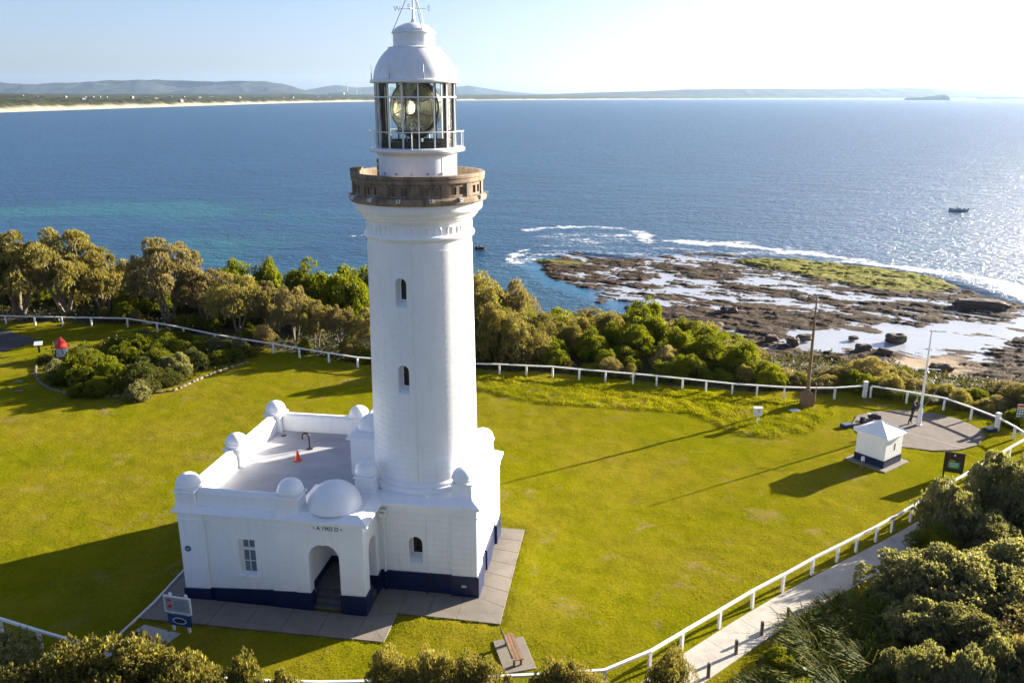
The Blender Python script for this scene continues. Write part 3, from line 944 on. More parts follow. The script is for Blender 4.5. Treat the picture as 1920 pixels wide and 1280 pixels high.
# inner faces
arch_wall(w, front(PF + 0.42), -4.55, PR_ - 0.42, 0, 4.4, -4.32, -2.84, 0, 2.78, 0.001, 16)
arch_wall(w, right(PR_ - 0.42), PF + 0.42, -3.12, 0, 4.4, -4.75, -3.62, 0, 2.85, 0.001, 16)
w.add([(-4.5, PF + 0.3, 0), (-4.5, -2.2, 0), (-4.5, -2.2, 4.4), (-4.5, PF + 0.3, 4.4)], [(0, 1, 2, 3)])
w.add([(-4.5, -2.2, 0), (-1.72, -2.2, 0), (-1.72, -2.2, 4.4), (-4.5, -2.2, 4.4)], [(0, 1, 2, 3)])
w.add([(-1.72, -2.2, 0), (-1.72, -3.12, 0), (-1.72, -3.12, 4.4), (-1.72, -2.2, 4.4)], [(0, 1, 2, 3)])
w.add([(-4.95, PF + 0.2, 4.4), (-1.70, PF + 0.2, 4.4), (-1.70, -2.2, 4.4), (-4.95, -2.2, 4.4)], [(0, 1, 2, 3)])
w.box(-5.02, -4.95, PF, WF + .2, 0, 4.88)
porch = w.build('porch', M['white'], LH)
lay_blocks(porch, front(PF), 0, -2.80, PR_, 0.98, 2.95, 0.33, 2.0)
lay_blocks(porch, front(PF), 0, -4.94, -4.36, 0.94, 2.95, 0.33, 2.0)
MB().box(-3.72, -3.44, PF - 0.05, PF + 0.1, 3.50, 4.18, taper=0.0).build('keystone', M['white'], porch)
MB().box(PR_ - .1, PR_ + 0.05, -4.32, -4.05, 3.40, 4.18).build('keystone', M['white'], porch)
st = MB()
fl = MB().box(-4.49, PR_ - 0.43, -4.45, -2.21, 0, 0.68).build('porch_floor', M['porch_floor'], LH)
for k in range(3):
    MB().box(-4.28, -2.88, PF + 0.12 + 0.29 * k, PF + 0.41 + 0.29 * k, 0, 0.17 * (k + 1)).build('step', M['porch_floor'], fl)
for k in range(2):
    MB().box(PR_ - 0.42 + 0.18 * k - .004, PR_ - 0.24 + 0.18 * k, -4.70, -3.66, 0, 0.46 - 0.2 * k).build('step', M['porch_floor'], fl)
for (ua, ub, va, vb) in ((-4.5, -4.46, -4.9, -2.2), (-4.46, -1.76, -2.24, -2.2)):
    MB().box(ua, ub, va, vb, 0.60, 1.02).build('skirting', M['navy'], porch)
# --- plinth
def plinth(pts, z0, za, zb, name='plinth'):
    """navy band along a straight run: pts = ((u0, v0), (u1, v1)) rectangle, top sloping from za to zb along u"""
    (u0, v0), (u1, v1) = pts
    b = MB()
    b.add([(u0, v0, z0), (u1, v0, z0), (u1, v1, z0), (u0, v1, z0), (u0, v0, za), (u1, v0, zb), (u1, v1, zb), (u0, v1, za)],
          [(3, 2, 1, 0), (4, 5, 6, 7), (0, 1, 5, 4), (1, 2, 6, 5), (2, 3, 7, 6), (3, 0, 4, 7)])
    return b.build(name, M['navy'], LH, bevel=0.015)
plinth(((WL - 0.17, WF - 0.18), (-9.40, WF + 0.3)), -0.1, 0.56, 0.62)
plinth(((-9.40, WF - 0.07), (-6.24, WF + 0.2)), -0.1, 0.62, 0.80)
plinth(((-6.24, WF - 0.165), (-4.97, WF + 0.3)), -0.1, 0.82, 0.88)
plinth(((-5.04, PF - 0.07), (-4.29, PF + 0.46)), -0.1, 0.90, 0.92)
plinth(((-2.87, PF - 0.07), (PR_ + 0.07, -4.72)), -0.1, 0.95, 0.98)
plinth(((PR_ - 0.45, -3.66), (PR_ + 0.06, BF + 0.02)), -0.1, 0.98, 0.98)
plinth(((-1.62, BF - 0.07), (1.93, BF + 0.3)), -0.1, 1.04, 1.06)
plinth(((1.92, BF - 0.20), (3.29, -1.92)), -0.1, 1.09, 1.10)
plinth(((2.5, -1.92), (3.16, -0.75)), -0.1, 1.06, 1.06)
plinth(((2.5, -0.75), (3.24, 0.75)), -0.1, 1.12, 1.12)
plinth(((2.5, 0.75), (3.16, 1.92)), -0.1, 1.06, 1.06)
plinth(((1.92, 1.92), (3.29, 3.28)), -0.1, 1.09, 1.10)
plinth(((WL - 0.1, WB - 0.2), (1.92, WB + 0.08)), -0.1, 0.56, 1.0)
plinth(((WL - 0.12, WF + 0.3), (WL + 0.2, WB)), -0.1, 0.56, 0.56)
# --- string course, frieze, cornice and sloped weathering on each block
def cap(u0, u1, v0, v1, dz, name, top=5.04, inset=0.34):
    c = MB()
    c.box(u0 - 0.07, u1 + 0.07, v0 - 0.07, v1 + 0.07, 4.17 + dz, 4.25 + dz)
    c.box(u0 - 0.025, u1 + 0.025, v0 - 0.025, v1 + 0.025, 4.25 + dz, 4.60 + dz)
    c.box(u0 - 0.13, u1 + 0.13, v0 - 0.13, v1 + 0.13, 4.60 + dz, 4.68 + dz)
    c.box(u0 - 0.30, u1 + 0.30, v0 - 0.30, v1 + 0.30, 4.68 + dz, 4.80 + dz)
    c.box(u0 - 0.30, u1 + 0.30, v0 - 0.30, v1 + 0.30, 4.80 + dz, top + dz, taper=inset)
    return c.build(name, M['white'], LH)
cap(-1.6, 3.10, -3.16, 3.12, 0.0, 'base_cornice', 5.05, 0.45)
cap(-4.9, PR_, PF, -2.3, 0.006, 'porch_cornice', 5.03, 0.5)
def edge_cap(u0, u1, v0, v1, dz, name):
    c = MB()
    c.box(u0 - 0.06, u1, v0 - 0.06, v1 + 0.06, 4.17 + dz, 4.25 + dz)
    c.box(u0 - 0.02, u1, v0 - 0.02, v1 + 0.02, 4.25 + dz, 4.58 + dz)
    c.box(u0 - 0.13, u1, v0 - 0.13, v1 + 0.13, 4.58 + dz, 4.66 + dz)
    c.box(u0 - 0.32, u1, v0 - 0.32, v1 + 0.32, 4.66 + dz, 4.70 + dz)
    pts = [(u0 - 0.32, v0 - 0.32), (u1, v0 - 0.32), (u1, v1 + 0.32), (u0 - 0.32, v1 + 0.32)]
    pin = [(u0 + 0.22, v0 + 0.22), (u1, v0 + 0.22), (u1, v1 - 0.22), (u0 + 0.22, v1 - 0.22)]
    c.add([(x, y, 4.70 + dz) for x, y in pts] + [(x, y, 4.98 + dz) for x, y in pin], [(0, 1, 5, 4), (2, 3, 7, 6), (3, 0, 4, 7)])
    return c.build(name, M['white'], LH)
edge_cap(WL, -4.86, WF, WB, -0.004, 'wing_cornice')
for (ua, ub) in ((WL - 0.12, -9.42), (-6.22, -5.0)):
    MB().box(ua, ub, WF - 0.19, WF + 0.1, 4.175, 4.262).box(ua + .02, ub - .02, WF - 0.135, WF + 0.1, 4.262, 4.585).build('pilaster_capital', M['white'], LH)
for (va, vb) in ((-3.28, -1.93), (1.93, 3.24)):
    MB().box(1.93, 3.26, va, vb, 4.178, 4.265).box(1.95, 3.22, va + .04, vb - .03, 4.265, 4.62).build('pilaster_capital', M['white'], LH)
# --- roof deck inside the parapet, parapet walls
MB().box(-10.2, -1.7, -5.0, 5.0, 4.40, 4.725).build('roof_deck', M['deck'], LH)
for k in range(4):
    MB().box(-10.0, -3.9, -3.6 + 2.4 * k, -3.52 + 2.4 * k, 4.724, 4.731).build('deck_seam', M['deck'], LH)
MB().lathe([(0.001, 4.728), (0.16, 4.728), (0.17, 4.735), (0.12, 4.745), (0.001, 4.74)], 16, (-9.4, 3.9)).build('deck_drain', M['dark_metal'], LH)
def parapet(p, q, th=0.52):
    b = MB()
    d = Vector((q[0] - p[0], q[1] - p[1], 0))
    L_ = d.length
    prof = [(-th / 2, 0), (-th / 2, 0.62), (-th / 2 + 0.05, 0.74), (-th / 2 + 0.16, 0.82), (th / 2 - 0.2, 0.80), (th / 2 - 0.06, 0.70), (th / 2, 0.5), (th / 2 + 0.06, 0), (th / 2 + 0.06, -0.3), (-th / 2, -0.3)]
    vs = [(0, a_, z) for a_, z in prof] + [(L_, a_, z) for a_, z in prof]
    n_ = len(prof)
    b.add(vs, [tuple(range(n_))[::-1], tuple(range(n_, 2 * n_))] + [(i, (i + 1) % n_, n_ + (i + 1) % n_, n_ + i) for i in range(n_)])
    o = b.build('parapet', M['white'], LH)
    o.location = (p[0], p[1], 4.90)
    o.rotation_euler = (0, 0, math.atan2(d.y, d.x))
parapet((-9.75, -4.93), (-5.6, -4.93))
parapet((-5.6, 4.95), (-9.75, 4.95))
parapet((-10.27, 4.55), (-10.27, 0.42))
parapet((-10.27, -0.42), (-10.27, -4.55))
parapet((-4.8, 4.952), (-2.2, 4.95))
pm = MB()
pm.box(-0.57, 0.57, -0.57, 0.57, -0.25, 0.16, taper=0.07)
pm.box(-0.49, 0.49, -0.49, 0.49, 0.16, 0.72, taper=0.03)
pm.box(-0.56, 0.56, -0.56, 0.56, 0.72, 0.80, taper=0.04)
pm.lathe([(0.47, 0.80), (0.47, 0.86), (0.58, 0.90), (0.60, 0.97), (0.58, 1.02), (0.56, 1.04)], 24)
pmesh = pm.mesh('pinnacle', M['white'])
pd = MB().dome((0, 0, 1.03), 0.56, 0.46, 24, 7).mesh('dome_cap', M['white'])
for (u, v, z, s) in ((-10.25, -4.92, 4.92, 1), (-10.25, 0, 4.92, 1), (-10.25, 4.92, 4.92, 1), (-5.2, -4.9, 4.92, 1.04), (-5.2, 4.9, 4.92, 1),
                     (2.45, -2.45, 5.02, 0.98), (-2.35, -2.45, 5.02, 0.98), (2.45, 2.45, 5.02, 0.98), (-2.35, 2.45, 5.02, 0.98)):
    p = link('pinnacle', pmesh, LH, (u, v, z), 0, (s, s, s))
    link('dome_cap', pd, p)
MB().dome((0, 0, 0), 1.24, 1.16, 40, 12).build('porch_dome', M['white'], LH, loc=(-3.30, -4.35, 5.02))
# --- little roof house giving on to the deck
rh = MB().box(-3.82, -1.9, -0.5, 4.4, 4.62, 6.70).build('roof_house', M['white'], LH)
lay_blocks(rh, front(-0.5), 0, -3.82, -2.2, 4.7, 6.6, 0.31, 0.85)
MB().box(-3.98, -1.9, -0.66, 4.56, 6.70, 6.80).box(-3.98, -1.9, -0.66, 4.56, 6.80, 7.02, taper=0.3).build('cornice', M['white'], rh)
MB().dome((0, 0, 0), 0.78, 0.72, 28, 8).build('dome', M['white'], rh, loc=(-2.92, 0.5, 7.0))
# goose-neck vent on the deck
pts = [(0, 0, 0)] + [(0, 0, 0.62)] + [(-0.20 + 0.20 * math.cos(t_), 0, 0.72 + 0.20 * math.sin(t_)) for t_ in np.linspace(0, math.pi, 9)] + [(-0.40, 0, 0.55)]
vp = MB().tube(pts, 0.05, 10).lathe([(0.05, 0.0), (0.17, 0.0), (0.17, 0.03), (0.06, 0.04)], 16).build('vent_pipe', M['black'], LH, loc=(-7.2, 2.3, 4.725))
# --- tower shaft with two deep windows
def rz_(z):
    return 2.585 - 0.145 * (z - 5.5) / 11.7
TA = -97.2
HW = 0.62
ha = math.degrees(HW / 2.44)
zs_list = list(np.linspace(5.45, 17.2, 14))
w = MB()
w.lathe([(rz_(z), z) for z in zs_list], 80, a0=TA + ha, a1=TA + 360 - ha)
def cyl(x, d, z):
    t_ = R(TA) + x / 2.44
    r_ = rz_(z) - d
    return (r_ * math.cos(t_), r_ * math.sin(t_), z)
TW = []
zc = 5.45
for (zb, zs2) in ((9.98, 11.12), (14.12, 15.22)):
    for k in range(6):
        a_, b_ = -HW + 2 * HW * k / 6, -HW + 2 * HW * (k + 1) / 6
        w.add([cyl(a_, 0, zc), cyl(b_, 0, zc), cyl(b_, 0, zb - 0.3), cyl(a_, 0, zb - 0.3)], [(0, 1, 2, 3)])
    TW.append((arch_wall(w, cyl, -HW, HW, zb - 0.3, zs2 + 0.6, -0.27, 0.27, zb, zs2, 0.5, 8, 0.24, 3), zb, zs2))
    zc = zs2 + 0.6
for k in range(6):
    a_, b_ = -HW + 2 * HW * k / 6, -HW + 2 * HW * (k + 1) / 6
    w.add([cyl(a_, 0, zc), cyl(b_, 0, zc), cyl(b_, 0, 17.2), cyl(a_, 0, 17.2)], [(0, 1, 2, 3)])
shaft = w.build('tower_shaft', M['white'], LH)
for (pn, zb, zs2) in TW:
    o = MB().add([cyl(x, 0.48, z) for x, z in pn], [tuple(range(len(pn)))]).build('tower_window', M['dark_glass'], LH)
    ri = [(x * 0.72, (zb + zs2) / 2 + 0.18 + (z - (zb + zs2) / 2 - 0.18) * 0.88) for x, z in pn]
    n = len(pn)
    MB().add([cyl(x, 0.44, z) for x, z in pn] + [cyl(x, 0.44, z) for x, z in ri], [(i, (i + 1) % n, n + (i + 1) % n, n + i) for i in range(n)]).build('frame', M['white'], o)
# blocks of the shaft: one curved mesh, 300 facing the camera as parts, the rest joined
NB, ch = 16, 0.30
nc = int((16.95 - 5.62) / ch)
span = 360 / NB
gap = math.degrees(0.022 / 2.44)
bmesh_ = MB().arcbox(2.38, 2.453, 0.011, ch - 0.011, -span / 2 + gap / 2, span / 2 - gap / 2, 8, 0, True).mesh('tower_block', M['white'])
cand = []
for i in range(nc):
    z = 5.62 + i * ch
    for k in range(NB):
        a_ = k * span + (span / 2 if i % 2 else 0) + 4
        if any(abs((a_ - TA + 180) % 360 - 180) < span / 2 + 7.5 and z + ch > zb - 0.06 and z < zs2 + 0.32 for (_, zb, zs2) in TW):
            continue
        cand.append((abs((a_ + 82 + 180) % 360 - 180), z, a_))
cand.sort()
def put_block(z, a_):
    s = rz_(z + ch / 2) / 2.44
    return (0, 0, z), R(a_), (s, s, 1)
for (_, z, a_) in cand[:298]:
    l_, r_, s_ = put_block(z, a_)
    link('tower_block', bmesh_, shaft, l_, r_, s_)
rest = MB()
for (_, z, a_) in cand[298:]:
    s = rz_(z + ch / 2) / 2.44
    rest.arcbox(2.40 * s, 2.454 * s, z + 0.007, z + ch - 0.007, a_ - span / 2 + gap / 2, a_ + span / 2 - gap / 2, 3)
tag(rest.build('far_side_blocks', M['white'], shaft), kind='stuff')
MB().lathe([(2.86, 4.95), (2.86, 5.22), (2.80, 5.30), (2.72, 5.33), (2.72, 5.42), (2.66, 5.50), (2.585, 5.56)], 72).build('tower_skirt', M['white'], LH)
MB().tube([(2.615 * math.cos(R(-84)), 2.615 * math.sin(R(-84)), 5.6), (2.47 * math.cos(R(-84)), 2.47 * math.sin(R(-84)), 17.1)], 0.018, 6).build('conduit', M['white_metal'], LH)
# --- capital: neck ring, frieze of arches, cornice
MB().lathe([(2.38, 17.08), (2.44, 17.10), (2.50, 17.16), (2.52, 17.24), (2.49, 17.32), (2.42, 17.36), (2.37, 17.38), (2.37, 17.80), (2.42, 17.90), (2.50, 17.96),
            (2.55, 18.02), (2.55, 18.08), (2.64, 18.12), (2.68, 18.20), (2.68, 18.26), (2.78, 18.30), (2.85, 18.38), (2.87, 18.42), (2.87, 18.74), (2.5, 18.76)], 80).build('capital', M['white'], LH)
fa = MB()
for k in range(26):
    a0 = R(k * 360 / 26)
    pts = []
    for t_ in np.linspace(0, math.pi, 7):
        x = 0.13 * math.cos(t_)
        pts.append((2.385 * math.cos(a0 + x / 2.38), 2.385 * math.sin(a0 + x / 2.38), 17.62 + 0.13 * math.sin(t_)))
    e0 = (2.385 * math.cos(a0 + 0.13 / 2.38), 2.385 * math.sin(a0 + 0.13 / 2.38), 17.40)
    e1 = (2.385 * math.cos(a0 - 0.13 / 2.38), 2.385 * math.sin(a0 - 0.13 / 2.38), 17.40)
    fa.tube([e0] + pts + [e1], 0.028, 6)
tag(fa.build('frieze_arches', M['white'], LH), kind='stuff')
# --- stone gallery
MB().lathe([(2.6, 18.755), (3.02, 18.76), (3.07, 18.82), (3.07, 18.98), (3.0, 19.06), (2.80, 19.08), (2.80, 19.66), (2.95, 19.66), (2.98, 19.70), (2.98, 19.84), (2.95, 19.87), (3.0, 19.89),
            (3.0, 20.0), (2.96, 20.04), (2.76, 20.04), (2.72, 20.0), (2.72, 19.15), (1.0, 19.15)], 80).build('gallery_parapet', M['stone'], LH)
gp = LH
for k in range(14):
    c0 = -90 + 8.8 + 3 + k * 360 / 14
    MB().arcbox(2.79, 2.94, 19.05, 19.66, -3.4, 3.4, 3).build('gallery_pier', M['stone'], LH, rz=R(c0)) if k == 0 else link('gallery_pier', bpy.data.objects['gallery_pier'].data, LH, rz=R(c0))
pnl = MB()
W_ = 360 / 14 - 6.9
for (a_, b_, z0, z1) in ((-W_ / 2, W_ / 2, 19.09, 19.19), (-W_ / 2, W_ / 2, 19.53, 19.655), (-W_ / 2, -6.9, 19.19, 19.53), (6.9, W_ / 2, 19.19, 19.53), (-1.5, 1.5, 19.19, 19.53)):
    pnl.arcbox(2.79, 2.875, z0, z1, a_, b_, 3)
pnm = pnl.mesh('panel_frame', M['stone'])
scm = MB().box(-0.035, 0.30, -0.075, -0.045, -0.10, 0.06).box(-0.035, 0.30, 0.045, 0.075, -0.10, 0.06).box(-0.03, 0.30, -0.045, 0.045, -0.10, -0.07).mesh('scupper', M['white_metal'])
for k in range(14):
    c0 = -90 + 8.8 + 3 + (k + 0.5) * 360 / 14
    link('panel_frame', pnm, LH, rz=R(c0))
    o = link('scupper', scm, LH, (2.86 * math.cos(R(c0)), 2.86 * math.sin(R(c0)), 19.02), R(c0))
MB().arcbox(2.70, 3.02, 20.03, 20.17, 172, 192, 6).build('gallery_block', M['stone'], LH)
for o in LH.children:
    if o.name.split('.')[0] in ('capital', 'frieze_arches', 'gallery_parapet', 'gallery_pier', 'panel_frame', 'gallery_block'):
        o.scale = (1.03, 1.03, 1)
    if o.name.startswith('scupper'):
        o.location = (o.location.x * 1.03, o.location.y * 1.03, o.location.z)
# --- lantern drum, balcony, rail
dm = MB().lathe([(1.80, 19.15), (1.80, 20.78), (1.86, 20.86), (2.05, 20.92), (2.16, 20.95), (2.19, 20.99), (2.19, 21.08), (2.14, 21.12), (1.7, 21.13)], 72).build('lantern_drum', M['white_metal'], LH)
vm = MB().lathe([(0.055, 0), (0.055, 0.03), (0.035, 0.03), (0.035, 0.0)], 14).mesh('vent', M['grey_metal'])
for k in range(16):
    t_ = R(-90 + 6 + k * 22.5)
    o = link('vent', vm, dm, (1.795 * math.cos(t_), 1.795 * math.sin(t_), 20.02))
    o.rotation_euler = (R(90), 0, t_ + math.pi / 2)
for t_ in (-66, -38, -30, 14):
    MB().arcbox(1.795, 1.812, 19.16, 20.8, t_, t_ + 0.9, 1).build('plate_seam', M['white_metal'], dm)
MB().arcbox(1.80, 1.85, 19.16, 20.62, -146, -131, 4).build('door', M['white_metal'], dm)
sp_ = MB()
for k in range(10):
    sp_.arcbox(1.80, 1.87, 19.16 + k * 0.146, 19.16 + (k + 1) * 0.146, -157, -147.5, 2, k % 2)
sp_.build('hazard_strip', [M['yellow'], M['black']], dm)
rl = MB().lathe([(2.135 + 0.022 * math.cos(t_), 21.83 + 0.022 * math.sin(t_)) for t_ in np.linspace(0, 2 * math.pi, 9)], 72).build('balcony_rail', M['white_metal'], LH)
pm_ = MB().tube([(2.135, 0, 21.08), (2.135, 0, 21.83)], 0.017, 6).mesh('baluster', M['white_metal'])
for k in range(13):
    link('baluster', pm_, rl, rz=R(-90 + 9 + k * 360 / 13))
# --- glazed lantern
gl = MB().lathe([(1.76, 21.13), (1.76, 23.90)], 64).build('lantern_glass', M['glass'], LH)
mm = MB().box(1.765, 1.835, -0.024, 0.024, 21.13, 23.92).mesh('mullion', M['white_metal'])
dmh = MB().box(1.66, 1.745, -0.020, 0.020, 21.13, 23.92).mesh('lantern_post', M['dark_metal'])
for k in range(16):
    link('mullion', mm, LH, rz=R(-90 + 8.8 - 13 + k * 22.5))
    if k % 2 == 0:
        link('lantern_post', dmh, LH, rz=R(-90 + 8.8 - 9 + k * 22.5))
for z in (23.28,):
    MB().arcbox(1.762, 1.84, z, z + 0.05, 0, 360, 64).build('transom', M['white_metal'], LH)
MB().lathe([(1.55, 21.13), (1.55, 21.40), (1.60, 21.42), (1.74, 21.42), (1.74, 21.13)], 64).build('lantern_sill', M['dark_metal'], LH)
MB().lathe([(0.30, 19.2), (0.30, 21.5), (0.55, 21.68), (0.95, 21.76), (0.95, 21.84), (0.2, 21.86)], 24).build('lens_pedestal', M['dark_metal'], LH)
MB().box(-1.35, -1.0, -0.9, -0.6, 21.13, 21.62).build('control_cabinet', M['green_box'], LH)
# big bull's-eye lens, axis towards the camera and a little left
LZ = 22.86
lens = empty('lens', (0, 0, 0)); lens.parent = LH
lens.location = (0, 0, LZ)
lens.scale = (1.12, 1.12, 1.05)
lens.rotation_euler = (R(90), 0, R(-8))       # local z -> horizontal axis
def sag(r_):
    return 0.86 * math.sqrt(max(0.0, 1 - (r_ / 1.06) ** 2)) ** 1.1
for sgn in (1, -1):
    nring = 10
    rings = [0.30 + (1.02 - 0.30) * i / nring for i in range(nring + 1)]
    for a_, b_ in zip(rings[:-1], rings[1:]):
        prof = [(a_ + 0.006, sgn * (sag(a_) - 0.12)), (a_ + 0.006, sgn * (sag(a_) + 0.02)), ((a_ + b_) / 2, sgn * (sag(a_) + 0.012)), (b_ - 0.014, sgn * (sag(b_) - 0.03)), (b_ - 0.014, sgn * (sag(b_) - 0.12))]
        MB().lathe(prof, 56, sm=False).build('prism_ring', M['lens'], lens)
    MB().lathe([(0.001, sgn * 0.84), (0.12, sgn * 0.825), (0.22, sgn * 0.79), (0.28, sgn * 0.75), (0.285, sgn * 0.68)], 40).build('bulls_eye', M['lens'], lens)
    rim = MB().lathe([(0.285 + 0.018 * math.cos(t_), sgn * 0.755 + 0.018 * math.sin(t_)) for t_ in np.linspace(0, 2 * math.pi, 7)], 40)
    for k in range(8):
        t_ = R(22 + k * 45)
        rim.tube([((r_) * math.cos(t_), (r_) * math.sin(t_), sgn * (sag(r_) + 0.012)) for r_ in np.linspace(0.29, 1.03, 8)], 0.014, 5)
    rim.build('brass_frame', M['dark_metal'], lens)
MB().lathe([(1.0, -0.18), (1.07, -0.18), (1.07, 0.18), (1.0, 0.18), (1.0, -0.18)], 56).build('brass_rim', M['dark_metal'], lens)
# --- lantern roof, ventilator, vane
MB().lathe([(1.60, 23.90), (1.98, 23.90), (2.02, 23.95), (2.0, 24.03), (1.90, 24.06), (1.86, 24.07), (1.86, 24.10), (1.82, 24.36), (1.74, 24.60), (1.60, 24.86), (1.42, 25.10), (1.22, 25.30), (1.14, 25.36), (1.16, 25.40), (1.02, 25.44), (0.92, 25.46)], 72).build('lantern_roof', M['white_metal'], LH)
MB().lathe([(0.92, 25.43), (0.92, 25.52), (0.925, 25.98), (0.98, 26.0), (0.98, 26.04), (0.90, 26.06), (0.86, 26.16), (0.66, 26.30), (0.40, 26.40), (0.12, 26.46), (0.07, 26.60), (0.04, 26.9), (0.035, 28.3)], 56).build('ventilator', M['white_metal'], LH)
am = MB().tube([(0, 0, 0), (0, 0, 0.28)], 0.022, 6).tube([(0, 0, 0.28), (0, 0, 0.62)], 0.008, 5).mesh('lightning_rod', M['grey_metal'])
for k in range(8):
    t_ = R(-90 + 3 - 22 + k * 45)
    link('lightning_rod', am, LH, (1.95 * math.cos(t_), 1.95 * math.sin(t_), 24.03))
for t_ in (-172, -52, 68):
    MB().tube([(0.95 * math.cos(R(t_)), 0.95 * math.sin(R(t_)), 26.05), (0.06 * math.cos(R(t_)), 0.06 * math.sin(R(t_)), 27.9)], 0.018, 6).build('vane_stay', M['grey_metal'], LH)
def text(s, size, mat, parent, loc, rot, depth=0.006, name='lettering'):
    cu = bpy.data.curves.new(name, 'FONT')
    cu.body = s
    cu.size = size
    cu.extrude = depth
    cu.align_x = 'CENTER'
    cu.align_y = 'CENTER'
    tmp = bpy.data.objects.new('tmp', cu)
    COL.objects.link(tmp)
    dg = bpy.context.evaluated_depsgraph_get()
    me = bpy.data.meshes.new_from_object(tmp.evaluated_get(dg))
    bpy.data.objects.remove(tmp)
    me.materials.clear()
    me.materials.append(mat)
    o = link(name, me, parent, loc)
    o.rotation_euler = rot
    return o
vane = MB()
vane.bar((-0.62, 0, 27.02), (0.62, 0, 27.02), 0.02, 0.02).bar((0, -0.62, 27.02), (0, 0.62, 27.02), 0.02, 0.02)
vane.bar((-0.75, 0.1, 27.85), (0.75, -0.1, 27.85), 0.03, 0.03)
vane.box(-0.80, -0.35, 0.06, 0.08, 27.55, 27.98).box(0.35, 0.75, -0.08, -0.06, 27.55, 27.98)
vane = vane.build('weather_vane', M['white_metal'], LH)
for s, u, v, rz in (('W', -0.72, 0, 0), ('E', 0.72, 0, 0), ('N', 0, 0.70, 0), ('S', 0, -0.70, 0)):
    text(s, 0.30, M['white_metal'], vane, (u, v, 27.02), (R(90), 0, R(20)), 0.012, 'compass_letter')
# --- lettering, pipe, plaques
text('\u2022 A 1903 D \u2022', 0.27, M['black'], LH, (-3.30, PF - 0.036, 4.365), (R(90), 0, 0), 0.006, 'date_lettering')
dp = MB().tube([(-1.36, BF - 0.13, 4.10), (-1.36, BF - 0.13, 1.06)], 0.065, 10).build('downpipe', M['white_metal'], LH)
hd = MB().box(-1.56, -1.16, BF - 0.36, BF - 0.12, 4.14, 4.44).box(-1.48, -1.24, BF - 0.30, BF - 0.02, 4.02, 4.14).build('rainwater_head', M['white_metal'], LH)
text('1903', 0.16, M['black'], hd, (-1.36, BF - 0.366, 4.30), (R(90), 0, 0), 0.004, 'date_lettering')
MB().tube([(-1.36, BF - 0.12, 1.06), (-1.36, BF - 0.12, 0.02)], 0.07, 10).build('pipe_foot', M['navy'], LH)
MB().tube([(0.72, BF - 0.03, 4.2), (0.72, BF - 0.03, 1.06)], 0.02, 6).build('conduit', M['white_metal'], LH)
MB().tube([(0.72, BF - 0.10, 1.05), (0.72, BF - 0.10, 0.12), (0.72, BF - 0.22, 0.03)], 0.05, 8).build('pipe_foot', M['navy'], LH)
pq = MB().lathe([(0.001, 0), (0.145, 0), (0.145, 0.03), (0.001, 0.032)], 24).build('round_plaque', M['plaque'], LH, loc=(-10.35, WF - 0.145, 2.72))
pq.rotation_euler = (R(90), 0, 0)
MB().box(-10.42, -10.28, WF - 0.181, WF - 0.177, 2.70, 2.74).build('plaque_text', M['sign_white'], LH)
MB().box(2.42, 2.70, BF - 0.228, BF - 0.20, 0.52, 0.70).build('wall_plaque', M['plaque'], LH)
for z in (0.62, 0.56):
    MB().box(2.45, 2.67, BF - 0.233, BF - 0.228, z, z + 0.035).build('plaque_text', M['sign_white'], LH)
# ------------------------------------------------------------------ paving
def slab_row(parent, quads, mat, z0=-0.05, z1=0.03, gap=0.012, name='slab'):
    for q in quads:
        c = np.mean(q, axis=0)
        pts = [tuple(np.array(p) + (c - np.array(p)) * (gap / (np.linalg.norm(c - np.array(p)) + 1e-6)) * 1.4) for p in q]
        MB().prism(pts, z0, z1).build(name, mat, parent, bevel=0.006)
def quad_strip(a0, a1, b0, b1, n):
    a0, a1, b0, b1 = map(np.array, (a0, a1, b0, b1))
    return [[a0 + (a1 - a0) * k / n, a0 + (a1 - a0) * (k + 1) / n, b0 + (b1 - b0) * (k + 1) / n, b0 + (b1 - b0) * k / n] for k in range(n)]
apron = tag(empty('concrete_apron', (OX, OY, 0), YAW), kind='structure')
def lq(*a):
    return quad_strip(*a)
slab_row(apron, lq((-12.2, -7.35), (-1.65, -7.35), (-12.2, -5.35), (-1.65, -5.6), 6), M['concrete'])
slab_row(apron, [[(-1.65, -5.6), (-1.65, -7.35), (-0.25, -7.35)], [(-1.65, -5.6), (-0.25, -7.35), (-0.25, -5.12)]], M['concrete'])
slab_row(apron, [[(-1.65, -5.58), (-0.25, -5.12), (-0.25, -3.1), (-1.65, -3.1)]], M['concrete'])
slab_row(apron, lq((-0.25, -5.12), (2.55, -5.18), (-0.25, -3.1), (2.55, -3.1), 2), M['concrete'])
slab_row(apron, [[(2.55, -5.18), (4.65, -5.25), (3.15, -3.2), (2.55, -3.1)], [(4.65, -5.25), (4.64, -3.9), (3.1, -3.2)]], M['concrete'])
slab_row(apron, lq((3.05, -3.2), (3.05, 3.7), (4.64, -3.9), (4.55, 3.7), 6), M['concrete'])
slab_row(apron, lq((-12.2, -5.35), (-12.2, 6.4), (-10.5, -5.35), (-10.5, 6.4), 6), M['concrete'])
ap2 = tag(empty('entry_path', (0, 0, 0)), kind='structure')
slab_row(ap2, quad_strip((-16.9, 33.9), (-19.3, 29.3), (-14.95, 33.2), (-17.2, 28.6), 3), M['path'], z1=0.04)
kb = MB()
kp_ = [(-16.75, 38.8), (-17.15, 35.6), (-17.8, 32.6), (-18.5, 30.3)]
for p, q in zip(kp_[:-1], kp_[1:]):
    kb.bar((*p, 0.06), (*q, 0.06), 0.07, 0.10)
tag(kb.build('white_edging', M['white_wood']), 'thin white painted edging along the path left of the lighthouse', 'edging')

